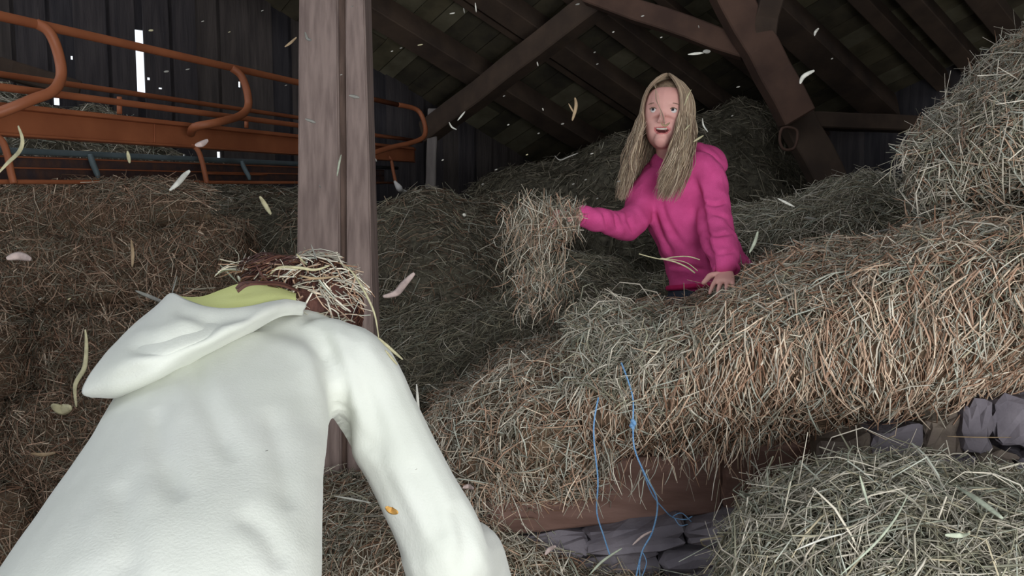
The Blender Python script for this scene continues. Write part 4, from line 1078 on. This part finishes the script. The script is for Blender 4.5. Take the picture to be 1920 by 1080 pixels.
for sx in (-1, 1):
    h0 = hipc + RT * sx * .085 - Vector((0, 0, .03)); kn = Vector((h0.x + sx * .03, h0.y + .08, .47)); an = Vector((h0.x + sx * .05, h0.y - .04, .09))
    kb.append(limb([(h0, .09), ((h0 + kn) / 2, .078), (kn, .056), ((kn + an) / 2, .05), (an, .038)]))
    kb.append(ell_loft([(an + Vector((0, -.03, -.045)), .032, .035), (an + Vector((0, .08, -.055)), .036, .028), (an + Vector((0, .16, -.065)), .03, .018)], RT))
kbm = fuse(kb, .0055, 'body', 3, .4); face_detail(kbm, kc, kr, ku, kf, 1.0); obj('body', kbm, K)
eyes(K, kc, kr, ku, kf, 1.0)
# jacket
jk = [ell_loft([(P(575, 632, 1.56), .075, .055), (P(545, 655, 1.53), .13, .075), (P(496, 690, 1.48), .182, .095), (P(430, 752, 1.39), .188, .112), (P(390, 840, 1.28), .184, .118), (P(358, 930, 1.18), .194, .12),
                 (P(326, 1020, 1.09), .203, .12), (P(292, 1120, 1.01), .208, .125), (P(262, 1210, .96), .212, .13), (P(255, 1290, .93), .212, .135)], latK, 28)]
jk.append(limb([(P(610, 665, 1.50), .07), (P(664, 700, 1.475), .078), (P(714, 786, 1.45), .070), (P(766, 890, 1.41), .068), (P(822, 1000, 1.37), .071), (P(842, 1055, 1.37), .074), (P(884, 1046, 1.50), .064), (P(912, 1100, 1.62), .056)]))
jk.append(limb([(P(400, 740, 1.44), .07), (P(350, 765, 1.46), .075), (P(345, 860, 1.58), .07), (P(360, 960, 1.72), .062), (P(415, 1025, 1.90), .045)]))
jkm = fuse(jk, .0062, 'jacket', 6, .5); jkm.materials.append(M['jacket'])
creases(jkm, [
    ([P(585, 600, 1.4), P(618, 660, 1.36), P(634, 740, 1.33), P(640, 830, 1.3), P(636, 900, 1.26)], .03, .016),
    ([P(450, 610, 1.42), P(540, 620, 1.38), P(592, 660, 1.35), P(612, 740, 1.32)], 0.0105, 0.0126),
    ([P(640, 600, 1.42), P(668, 680, 1.37), P(700, 780, 1.34), P(722, 880, 1.32)], 0.0105, 0.0161),
    ([P(350, 640, 1.36), P(372, 720, 1.27), P(410, 800, 1.18), P(440, 870, 1.12)], 0.0095, 0.0138),
    ([P(290, 760, 1.24), P(305, 850, 1.14), P(345, 940, 1.06)], 0.0105, 0.0149),
    ([P(500, 760, 1.25), P(530, 860, 1.16), P(545, 960, 1.08)], 0.0074, 0.0149),
    ([P(440, 960, 1.04), P(500, 1000, 1.02), P(530, 1070, .98)], 0.0074, 0.0138),
    ([P(220, 900, 1.1), P(240, 1000, 1.0), P(230, 1090, .94)], 0.0074, 0.0161),
    ([P(770, 860, 1.34), P(800, 930, 1.31), P(835, 1010, 1.3)], 0.0084, 0.0138),
    ([P(690, 860, 1.34), P(735, 930, 1.31), P(770, 1010, 1.3), P(800, 1070, 1.3)], 0.0063, 0.0161),
    ([P(848, 940, 1.36), P(872, 1000, 1.34), P(868, 1080, 1.34)], 0.0087, 0.0135),
    ([P(480, 590, 1.45), P(430, 625, 1.38), P(360, 660, 1.3)], 0.0084, 0.0138),
    ([P(655, 760, 1.38), P(668, 800, 1.37), P(700, 850, 1.36)], 0.0084, 0.0115)], .0022, 16, 6)
obj('jacket', jkm, K)
# hood thrown to the left: outer shell, folded rim and lining
def patch(rows, nu, nv, m, thick, name, noise=0, seed=0, freq=25):
    R_ = np.array([[list(P(*q)) for q in row] for row in rows], float)
    A_ = np.stack([crom(R_[i], nv) for i in range(len(R_))]); Gd = np.stack([crom(A_[:, j], nu) for j in range(nv)], 1)
    V = Gd.reshape(-1, 3); i, j = np.meshgrid(np.arange(nu - 1), np.arange(nv - 1), indexing='ij')
    Q = np.stack([i * nv + j, (i + 1) * nv + j, (i + 1) * nv + j + 1, i * nv + j + 1], -1).reshape(-1, 4)
    if noise: V = V + np.array(FW)[None] * (snoise(V, freq, seed, 2) * noise)[:, None]
    me = np_mesh(name, V, Q, None)
    o = bpy.data.objects.new('tmp', me); COL.objects.link(o); sd = o.modifiers.new('s', 'SOLIDIFY'); sd.thickness = thick; sd.offset = 0; sd.use_rim = True
    dg = bpy.context.evaluated_depsgraph_get(); out = bpy.data.meshes.new_from_object(o.evaluated_get(dg)); bpy.data.objects.remove(o); bpy.data.meshes.remove(me)
    out.materials.clear(); out.materials.append(M[m]); out.polygons.foreach_set('use_smooth', np.ones(len(out.polygons), bool)); return out
hoodm = patch([   # rows run from the tip at the left to the neck; columns from the rim to the seam on the back
    [(300, 575, 1.42), (250, 615, 1.36), (198, 670, 1.30), (160, 728, 1.27), (170, 742, 1.28), (185, 742, 1.32)],
    [(322, 552, 1.40), (292, 600, 1.31), (255, 655, 1.25), (225, 706, 1.23), (222, 735, 1.26), (235, 742, 1.31)],
    [(352, 566, 1.37), (330, 610, 1.28), (310, 655, 1.23), (296, 690, 1.23), (295, 708, 1.27), (300, 716, 1.32)],
    [(402, 582, 1.36), (392, 612, 1.29), (380, 640, 1.26), (372, 655, 1.28), (372, 668, 1.31), (378, 676, 1.35)],
    [(465, 580, 1.38), (458, 600, 1.33), (450, 612, 1.32), (446, 620, 1.34), (446, 628, 1.36), (450, 634, 1.39)],
    [(530, 564, 1.45), (528, 570, 1.43), (525, 576, 1.42), (522, 582, 1.42), (520, 588, 1.43), (520, 594, 1.44)],
    [(572, 570, 1.52), (570, 574, 1.51), (568, 578, 1.51), (566, 582, 1.51), (566, 586, 1.51), (566, 590, 1.52)],
], 60, 40, 'jacket', .007, 'hood', .004, 3)
c_ = get_co(hoodm); creases(hoodm, [
    ([P(330, 585, 1.34), P(400, 600, 1.3), P(480, 590, 1.33)], .010, .007),
    ([P(235, 650, 1.28), P(290, 650, 1.25), P(350, 630, 1.25), P(420, 606, 1.28)], .020, .011),
    ([P(180, 722, 1.25), P(250, 700, 1.22), P(330, 660, 1.22), P(400, 628, 1.26)], .009, .009)], .002, 30, 8)
obj('hood', hoodm, K)
linm = patch([
    [(322, 556, 1.41), (330, 556, 1.46), (345, 566, 1.52), (350, 590, 1.56)],
    [(360, 572, 1.38), (368, 562, 1.45), (385, 560, 1.53), (390, 590, 1.58)],
    [(402, 586, 1.37), (405, 560, 1.46), (418, 545, 1.55), (425, 570, 1.60)],
    [(450, 586, 1.38), (448, 555, 1.46), (455, 533, 1.56), (460, 560, 1.62)],
    [(505, 574, 1.43), (500, 550, 1.48), (502, 535, 1.57), (508, 560, 1.63)],
    [(555, 566, 1.49), (555, 558, 1.51), (555, 553, 1.56), (556, 570, 1.62)],
], 50, 24, 'lining', .005, 'hood_lining', .002, 5)
obj('hood_lining', linm, K, label='yellow-green hood lining')
# trousers, boots
kt = [ell_loft([(P(262, 1200, .96), .165, .11), (hipc - Vector((0, 0, .06)), .17, .12)], latK)]
for sx in (-1, 1):
    h0 = hipc + RT * sx * .085 - Vector((0, 0, .03)); kn = Vector((h0.x + sx * .03, h0.y + .08, .47)); an = Vector((h0.x + sx * .05, h0.y - .04, .09))
    kt.append(limb([(h0, .105), ((h0 + kn) / 2, .092), (kn, .072), ((kn + an) / 2, .066), (an + Vector((0, 0, .05)), .06)]))
    bt = fuse([ell_loft([(an + Vector((0, -.005, .12)), .05, .055), (an + Vector((0, 0, 0)), .045, .05)], RT), ell_loft([(an + Vector((0, -.03, -.04)), .042, .045), (an + Vector((0, .08, -.05)), .046, .038), (an + Vector((0, .17, -.058)), .04, .028)], RT)], .007, 'boot', 3)
    bt.materials.append(M['shoe']); obj('boot', bt, K)
ktm = fuse(kt, .01, 'trousers', 5); ktm.materials.append(M['trouser']); creases(ktm, [], .006, 25, 3); obj('trousers', ktm, K)
# hair of the bending child
def brunette():
    bm = bmesh.new(); bmesh.ops.create_uvsphere(bm, u_segments=40, v_segments=28, radius=1); rm = []
    for v_ in bm.verts:
        x, y, z = v_.co
        if (y > .3 and z < .45 and abs(x) < .8) or z < -.8: rm.append(v_)
        v_.co = kc + kr * (x * .083) + kf * (y * .103 - .004) + ku * (z * .110 + .004)
    bmesh.ops.delete(bm, geom=rm, context='VERTS')
    me = bpy.data.meshes.new('hair_cap'); bm.to_mesh(me); bm.free(); me.materials.append(M['brunette'])
    me.polygons.foreach_set('use_smooth', np.ones(len(me.polygons), bool)); return me
bcap = brunette(); creases(bcap, [], .006, 60, 2); obj('hair_cap', bcap, K)
brpool = np.array([lin(c) for c in ((84, 52, 44), (104, 68, 54), (66, 42, 38), (120, 84, 62), (92, 60, 56))])
rngk = np.random.default_rng(8); kp = []
ck, rk, uk, fk = (np.array(q) for q in (kc, kr, ku, kf))
for i in range(900):   # hair combed from the crown down all around, hanging toward the ground
    a = rngk.uniform(0, 2 * math.pi); st_ = rngk.uniform(.05, 1.0); pts = []
    for t in np.linspace(0, 1, 6):
        ph = st_ + t * rngk.uniform(.9, 1.0) * 1.15; lay = .002 + .006 * rngk.random()
        pts.append(ck + rk * math.sin(a) * math.sin(ph) * (.083 + lay) + fk * (math.cos(a) * math.sin(ph) * (.103 + lay) - .004) + uk * (math.cos(ph) * (.11 + lay) + .004))
    if math.cos(a) > .5 and st_ > .4: continue
    kp.append(np.array(pts))
for i in range(26):    # loose lock falling left over the lining
    j = rngk.uniform(-1, 1)
    kp.append(np.array([P(560 + 8 * j, 545 + 5 * j, 1.54), P(525, 533 + 4 * j, 1.50), P(490 + 4 * j, 531 + 3 * j, 1.46), P(460 + 5 * j, 533 + 4 * j, 1.44), P(444 + 3 * j, 545 + 5 * j, 1.43)]))
for i in range(18):
    j = rngk.uniform(-1, 1)
    kp.append(np.array([P(520 + 10 * j, 545, 1.54), P(498 + 6 * j, 525 + 4 * j, 1.52), P(482 + 4 * j, 500 + 6 * j, 1.52)]))
for i in range(130):   # tousled hair at the left of the head
    x0, y0 = rngk.uniform(540, 600), rngk.uniform(500, 540); x1, y1 = rngk.uniform(450, 520), rngk.uniform(488, 530)
    kp.append(np.array([P(x0, y0, 1.62), P((x0 + x1) / 2 + rngk.normal(0, 8), min(y0, y1) - rngk.uniform(2, 16), 1.58), P(x1, y1, 1.57 + rngk.normal(0, .02)), P(x1 - rngk.uniform(-8, 14), y1 + rngk.uniform(4, 20), 1.58)]))
hk = hair_mesh(kp, rngk, brpool, .0014)
obj('hair', hk, K, kind='stuff')

# ------------------------------------------------------------------ straw in the child's hair
rngs = np.random.default_rng(21)
n = 330; dv = rngs.normal(size=(n * 6, 3)); dv /= np.linalg.norm(dv, axis=1)[:, None]
mean = np.array((UP * .75 - FW * .65).normalized()); dv = dv[(dv @ mean) > .28][:n]; n = len(dv)
dl = np.stack([dv @ np.array(kr), dv @ np.array(kf), dv @ np.array(ku)], 1)
ln_ = 1 / np.sqrt((dl[:, 0] / .092) ** 2 + (dl[:, 1] / .112) ** 2 + (dl[:, 2] / .118) ** 2)
base = np.array(kc)[None] + dv * ln_[:, None]
nn_ = dv
k_ = 70; cl = np.array([list(P(rngs.normal(500, 34), rngs.normal(512, 11), 1.58 + rngs.normal(0, .02))) for _ in range(k_)])
base = np.concatenate([base, cl]); nn_ = np.concatenate([nn_, np.repeat(mean[None], k_, 0)]); n += k_
r_ = rngs.normal(size=(n, 3)) + np.array(RT)[None] * rngs.choice([-1.2, 1.2], (n, 1)); tg = r_ - nn_ * (r_ * nn_).sum(1)[:, None] * .85; tg /= np.linalg.norm(tg, axis=1)[:, None]
Ls = rngs.uniform(.02, .075, n)
sv = straws(base - tg * Ls[:, None] * .5 + nn_ * rngs.uniform(0, .012, (n, 1)), tg, Ls, rngs.uniform(.0022, .0062, n), rngs.normal(0, .1, n), pick_tint(('pale', 'pale', 'tan'), n, rngs) * 1.25, 3, True, rngs)
tf = obj('straw_tuft', tuft_mesh([sv], 'straw_tuft')); recenter(tf); tf['kind'] = 'stuff'
tf['label'] = 'tangle of pale straw caught in the hair of the bending child'; tf['category'] = 'straw'

# ------------------------------------------------------------------ hay the girl throws
n = 1150
c0 = []
for i in range(n):
    t = rngs.random()
    if t < .15: x = rngs.normal(1068, 12); y = rngs.normal(412, 16)
    elif t < .62: x = rngs.normal(1014, 34); y = rngs.normal(418, 24)
    elif t < .85: x = rngs.normal(1000, 32); y = rngs.uniform(430, 540)
    else: x = rngs.normal(1015, 36); y = rngs.uniform(500, 600)
    if x < 936 or (x > 1092 and y < 460) or x > 1095: x = rngs.normal(1010, 24)
    y = max(y, 366 + abs(x - 1015) * .35)
    c0.append(np.array(P(x, y, 2.46 + rngs.normal(0, .05))))
c0 = np.array(c0)
Dn = rngs.normal(size=(n, 3)) * .6 + np.array([-.10, 0, -1.0])[None]; Ls = rngs.uniform(.035, .11, n)
v1 = straws(c0 - Dn / np.linalg.norm(Dn, axis=1)[:, None] * Ls[:, None] * .5, Dn, Ls, rngs.uniform(.0016, .004, n), rngs.normal(0, .16, n), pick_tint(('pale', 'tan', 'dull'), n, rngs), 3, True, rngs)
hb = obj('hay_handful', tuft_mesh([v1], 'hay_handful')); recenter(hb); hb['kind'] = 'stuff'
hb['label'] = 'handful of loose tan hay flying from the outstretched hand of the girl'; hb['category'] = 'hay'

# ------------------------------------------------------------------ blue twine
def twine(name, label, lines, knots=()):
    t = thing(name, P(*lines[0][0]), label, 'twine')
    for ln in lines: obj('strand', tube_mesh([P(*q) for q in ln[:-1]] if isinstance(ln[-1], float) else [P(*q) for q in ln], ln[-1] if isinstance(ln[-1], float) else .0022, M['twine'], 6, 6), t)
    for q, r in knots:
        me = uv_ball(P(*q), r, M['twine'], 14, scale=(.8, 1, 1.25)); c = get_co(me); nn = get_no(me); set_co(me, c + nn * (snoise(c, 400, 2, 1) * .003)[:, None]); obj('knot', me, t)
twine('baler_twine', 'single blue twine hanging straight down from the hay, left of the knotted one',
      [[(1122, 745, 1.98), (1114, 790, 1.97), (1114, 830, 1.97), (1121, 900, 1.99), (1119, 960, 2.03), (1132, 1005, 2.06), (1143, 1040, 2.06)]])
twine('baler_twine', 'knotted blue twine hanging over the hay, forked and frayed near the stones',
      [[(1165, 680, 1.98), (1178, 715, 1.95), (1187, 750, 1.94), (1187, 795, 1.93), (1190, 842, 1.93), (1212, 895, 1.95), (1230, 930, 1.98), (1232, 960, 2.0), (1222, 1000, 2.02), (1204, 1034, 2.02), (1192, 1085, 2.0)],
       [(1200, 870, 1.95), (1222, 925, 2.0), (1245, 955, 2.03), (1262, 970, 2.06), (1285, 974, 2.06), (1298, 968, 2.06), .0016],
       [(1264, 970, 2.06), (1275, 985, 2.05), (1290, 983, 2.05), .0013], [(1262, 968, 2.06), (1278, 962, 2.05), (1296, 978, 2.05), .0013],
       [(1206, 1030, 2.02), (1200, 1052, 2.01), (1200, 1090, 2.0), .0013], [(1204, 1034, 2.02), (1212, 1055, 2.01), (1202, 1085, 2.0), .0013]],
      [((1187, 796, 1.93), .0095)])

# ------------------------------------------------------------------ straw bits in the air, and a few single stalks
TONES = {'white': (206, 204, 192), 'cream': (196, 188, 150), 'pink': (188, 168, 160), 'tan': (172, 148, 116), 'grey': (146, 144, 136), 'orange': (214, 164, 88), 'green': (176, 182, 160)}
BM = {k: mat('straw_bit_' + k, rgb(*v), .8, rgb(*[int(c * .85) for c in v]), 60, (1, 1, 1), .2, 120) for k, v in TONES.items()}
def bit(name, label, pts, wpx, d, tone, cat='straw', group=None, flat=.35):
    """blade through picture points; wpx its width in pixels"""
    if not isinstance(d, (list, tuple)): d = [d + .012 * math.sin(i * 1.7) for i in range(len(pts))]
    q = np.array([list(P(x, y, dd_)) for (x, y), dd_ in zip(pts, d)]); m = max(6, len(q) * 4)
    C = crom(q, m) if len(q) > 2 else q[0] + (q[1] - q[0]) * np.linspace(0, 1, m)[:, None]
    T = np.gradient(C, axis=0); T /= np.linalg.norm(T, axis=1)[:, None]
    s_ = np.cross(T, np.array(FW)); s_ /= np.linalg.norm(s_, axis=1)[:, None]; b_ = np.cross(T, s_)
    w_ = .85 * wpx / F * np.mean(d) / 2 * np.sin(np.linspace(.22, math.pi - .3, m)) ** .8
    ring = [s_ * w_[:, None] * math.cos(k / 6 * 6.2832) + b_ * w_[:, None] * flat * math.sin(k / 6 * 6.2832) for k in range(6)]
    V = np.stack([C + r2 for r2 in ring], 1).reshape(-1, 3)
    Q = np.array([(i * 6 + j, i * 6 + (j + 1) % 6, (i + 1) * 6 + (j + 1) % 6, (i + 1) * 6 + j) for i in range(m - 1) for j in range(6)])
    o = obj(name, np_mesh(name, V, [Q, np.array([[5, 4, 3, 2, 1, 0], [(m - 1) * 6 + j for j in range(6)]])], BM[tone])); recenter(o)
    o['label'] = label; o['category'] = cat
    if group: o['group'] = group
    return o
B = [
 ('curved white straw piece in the air before the leaning timber', [(1500, 157), (1507, 143), (1527, 132)], 10, 2.2, 'white'),
 ('short white straw stick in the air left of the leaning timber', [(1290, 102), (1320, 99)], 6, 2.2, 'white'),
 ('round seed head at the tip of the stick above the girl', [(1318, 97), (1332, 96)], 10, 2.2, 'grey'),
 ('small hooked white fleck high in the air before the roof rafters', [(1527, 67), (1529, 60), (1535, 53)], 6, 2.3, 'white'),
 ('thin slanting white straw in the air right of the shoulder of the girl', [(1458, 372), (1490, 388)], 6, 2.3, 'white'),
 ('pale straw blade standing up beside the right elbow of the girl', [(1405, 474), (1415, 455), (1421, 434)], 8, 2.3, 'green'),
 ('dim short straw lying on the grey heap right of the girl', [(1508, 408), (1530, 410)], 5, 2.75, 'grey'),
 ('curled white fleck beside the hair of the girl', [(1317, 222), (1319, 235), (1327, 247)], 4, 2.5, 'white'),
 ('short straw caught in the hair of the girl near the shoulder', [(1300, 266), (1319, 254)], 5, 2.58, 'cream'),
 ('straw sticking out of the hair of the girl above the cheek', [(1283, 245), (1294, 233)], 3, 2.6, 'cream'),
 ('thin straw lying on the crown of the girl', [(1283, 198), (1289, 182), (1296, 168)], 3, 2.6, 'cream'),
 ('beige chaff flake in the air before the nose of the girl', [(1239, 231), (1247, 236), (1256, 230)], 5, 2.45, 'tan'),
 ('tan forked straw flying before the roof boards left of the girl', [(1078, 183), (1080, 200), (1073, 226)], 8, 2.3, 'tan'),
 ('short tan twig crossing the forked flying straw', [(1066, 194), (1076, 212)], 4, 2.3, 'tan'),
 ('slim curved fleck in the air below the dark brace', [(842, 229), (847, 238), (856, 243)], 4, 2.4, 'white'),
 ('slim straight fleck in the air touching the dark brace', [(858, 226), (872, 209)], 4, 2.4, 'white'),
 ('large blurred white husk before the orange bottom rail', [(318, 357), (332, 345), (345, 330), (356, 320)], 13, 1.9, 'white'),
 ('pale pink husk in front of the orange main beam', [(366, 273), (378, 270), (390, 263)], 14, 1.9, 'pink'),
 ('cream seed falling below the orange frame near the post', [(487, 368), (497, 384), (508, 402)], 11, 2.0, 'cream'),
 ('cream seed in front of the rusty trough', [(239, 283), (243, 306)], 9, 2.0, 'cream'),
 ('upright pale straw falling before the left hay stack', [(246, 450), (249, 475), (248, 501)], 8, 1.9, 'tan'),
 ('pinkish husk near the left picture edge above the hay stack', [(12, 485), (35, 480), (58, 486)], 19, 1.6, 'pink'),
 ('bent pale stalk at the left picture edge over the hanger bar', [(-6, 328), (14, 306), (36, 284), (42, 262), (34, 236)], 10, 1.5, 'cream'),
 ('long wavy pale straw falling left of the hood', [(160, 618), (162, 650), (158, 690), (141, 722), (143, 763)], 11, 1.4, 'cream'),
 ('cream chaff clump below the wavy straw left of the hood', [(98, 758), (115, 768), (134, 764)], 25, 1.5, 'cream'),
 ('pale stub of straw low before the left hay stack', [(58, 850), (80, 853), (104, 849)], 9, 1.7, 'tan'),
 ('bent pinkish husk in the air right of the bending child', [(718, 556), (742, 550), (758, 532), (777, 512)], 16, 1.9, 'pink'),
 ('upright white straw beside the sleeve of the bending child', [(781, 720), (783, 750), (786, 786)], 7, 1.6, 'white'),
 ('orange-tan husk in the air before the sleeve of the bending child', [(724, 950), (734, 957), (746, 960)], 17, 1.1, 'orange'),
 ('thin white straw falling in front of the double post', [(640, 290), (636, 306), (632, 330)], 5, 2.3, 'green'),
 ('grey fleck in front of the right timber of the double post', [(654, 179), (674, 183)], 8, 2.2, 'grey'),
 ('grey fleck in front of the left timber of the double post', [(572, 223), (592, 230)], 7, 2.2, 'grey'),
 ('grey bent fleck high on the left timber of the double post', [(572, 60), (576, 72), (584, 76)], 7, 2.2, 'grey'),
 ('dim tan straw left of the top of the double post', [(534, 88), (545, 80), (556, 70)], 6, 2.2, 'tan'),
 ('grey straw poking up behind the left corner of the hood', [(322, 551), (327, 535), (332, 518)], 4, 1.55, 'grey'),
 ('pair of grey stalks pointing at the hood corner from the left, the upper one', [(254, 545), (280, 556), (315, 570)], 9, 1.5, 'grey'),
 ('thin white straw slanting above the yellow lining', [(412, 496), (428, 512), (446, 530)], 4, 1.6, 'green'),
 ('short white husk beside the yellow lining', [(446, 517), (452, 530)], 7, 1.55, 'white'),
 ('long thin straw hanging from the hair down the shoulder of the bending child', [(636, 492), (660, 510), (684, 548), (702, 588), (710, 632)], 5, [1.53, 1.5, 1.47, 1.45, 1.43], 'cream'),
 ('white straw blade on the shoulder of the bending child, the upper of two', [(708, 632), (730, 652), (755, 674)], 7, [1.41, 1.40, 1.39], 'cream'),
 ('white straw blade on the shoulder of the bending child, the lower of two', [(722, 656), (735, 672), (745, 684)], 6, [1.39, 1.385, 1.38], 'cream'),
 ('broad straw strip arched over the hair of the bending child', [(500, 522), (522, 502), (560, 502), (590, 506), (618, 498)], 7, [1.55, 1.54, 1.535, 1.535, 1.54], 'cream'),
 ('second straw strip across the hair of the bending child', [(560, 516), (590, 522), (636, 518)], 6, [1.53, 1.525, 1.53], 'tan'),
 ('thin straw standing up from the head of the bending child', [(583, 458), (588, 472), (594, 488)], 4, 1.6, 'grey'),
 ('short straw leaning out of the top of the hair', [(556, 476), (566, 488), (576, 497)], 5, 1.57, 'cream'),
 ('blurred pale chaff fleck in front of the hay bale by the elbow', [(868, 914), (878, 912), (888, 916)], 12, 1.7, 'pink'),
 ('white straw hanging beside the elbow of the bending child', [(912, 988), (922, 998), (930, 1012)], 7, 1.6, 'white'),
 ('pinkish husk lying by the violet stones', [(1022, 1040), (1030, 1030), (1042, 1024)], 11, 2.02, 'pink'),
 ('pinkish straw slip beside the frayed blue twine', [(1186, 1022), (1204, 1006), (1222, 996)], 6, 1.97, 'pink'),
 ('white stalk lying between torso and sleeve of the bending child', [(626, 930), (660, 936), (696, 943)], 5, 2.0, 'white'),
 ('curly pale tendril in the air left of the girl above the dark hay', [(1040, 292), (1050, 300), (1066, 294), (1084, 287)], 3, 2.6, 'grey'),
 ('small white husk on the dark hay right of the slim grey post', [(868, 401), (873, 405)], 8, 2.6, 'white'),
 ('long pale stalk bridging the ledge hay and the heap right of the girl', [(1566, 478), (1600, 452), (1650, 434), (1690, 426)], 5, [2.25, 2.3, 2.32, 2.3], 'grey'),
 ('long green-white stalk lying on the corner hay heap', [(1576, 1078), (1640, 1020), (1680, 970), (1704, 924)], 7, [1.12, 1.14, 1.2, 1.27], 'green'),
 ('thin white stalk on the corner hay heap with a seed tip', [(1490, 1032), (1540, 1012), (1584, 1000)], 5, [1.28, 1.28, 1.27], 'white'),
 ('seed head lying on the corner hay heap near the picture edge', [(1772, 1003), (1800, 1004), (1818, 1000)], 14, 1.15, 'green'),
 ('pale grass blade hanging in the corner heap, below the stones', [(1612, 892), (1620, 920), (1628, 948)], 7, 1.38, 'green'),
 ('wide pale blade across the right shoulder of the corner heap', [(1790, 910), (1830, 935), (1880, 972)], 14, [1.36, 1.30, 1.25], 'green'),
 ('upright pale stalk at the left foot of the corner heap', [(1374, 985), (1373, 1030), (1370, 1075)], 5, 1.6, 'green'),
 ('straw lying against the stones above the corner heap', [(1776, 818), (1830, 820), (1896, 820)], 3, 1.84, 'tan'),
 ('green-white stalk across the floor hay below the knotted twine', [(1105, 1078), (1130, 1052), (1166, 1028)], 6, 1.95, 'green'),
]
for lab, pts, wpx, d, tone in B: bit('straw_piece', lab, pts, wpx, d, tone)
# the dry grass sprig in front of the girl's belly
sp = thing('grass_sprig', P(1200, 478, 2.35), 'forked pale grass sprig in the air in front of the pink sweatshirt', 'straw')
for pts, wd in (([(1198, 476), (1220, 482), (1242, 486), (1262, 482), (1290, 481), (1312, 487)], .0018), ([(1238, 485), (1262, 490), (1286, 500), (1303, 512)], .0024), ([(1240, 484), (1270, 488), (1290, 494), (1308, 508)], .0013)):
    obj('stalk', tube_mesh([P(x, y, 2.36) for x, y in pts], wd, BM['cream'], 6, 5), sp)
# tiny chaff flecks that nothing tells apart
flecks = [(1083, 8, 8, 5), (953, 234, 4, 4), (1055, 232, 6, 5), (988, 290, 4, 3), (930, 318, 5, 3), (1110, 288, 6, 3), (1205, 30, 6, 4), (1384, 163, 7, 4), (1310, 50, 4, 5), (1373, 217, 4, 4),
          (735, 96, 4, 4), (788, 84, 10, 4), (752, 90, 5, 4), (870, 20, 4, 10), (892, 14, 4, 18), (848, 25, 10, 4), (1120, 120, 4, 4), (1115, 98, 4, 4), (660, 12, 5, 3), (283, 57, 8, 8), (312, 134, 9, 7), (352, 130, 8, 4),
          (492, 20, 4, 4), (536, 160, 4, 4), (130, 560, 6, 6), (75, 560, 7, 6), (1075, 345, 5, 3), (1160, 340, 7, 3), (1098, 337, 5, 3), (975, 375, 5, 4), (1120, 372, 4, 3), (905, 345, 4, 3), (830, 300, 4, 3), (1010, 250, 4, 4), (1018, 205, 4, 5),
          (945, 180, 4, 3), (1008, 120, 3, 8), (1150, 60, 4, 4), (1240, 70, 4, 3), (1560, 110, 4, 3), (430, 60, 4, 4), (380, 40, 5, 3), (705, 300, 3, 6), (640, 140, 4, 3), (600, 350, 3, 5), (1440, 560, 5, 3), (500, 845, 5, 3), (780, 880, 4, 3)]
for x, y, w_, h_ in flecks:
    if w_ >= h_: pts = [(x - w_ / 2, y + 1), (x + w_ / 2, y - 1)]; th_ = h_ * .8
    else: pts = [(x - 1, y - h_ / 2), (x + 1, y + h_ / 2)]; th_ = w_ * .8
    if x < 560: wh = 'over the orange frame and the left hay stack'
    elif x < 700: wh = 'in front of the double post'
    elif y < 345 and x < 1180: wh = 'before the dark roof between the post and the girl'
    elif y < 345: wh = 'before the roof timbers around and right of the girl'
    else: wh = 'low over the hay right of the double post'
    bit('chaff_fleck', 'tiny pale chaff fleck floating ' + wh, pts, max(th_, 3), random.uniform(1.9, 2.4) if x < 1000 and y < 500 or y < 400 else 1.0, random.choice(['grey', 'white', 'cream', 'grey']), 'chaff', 'chaff flecks ' + wh)
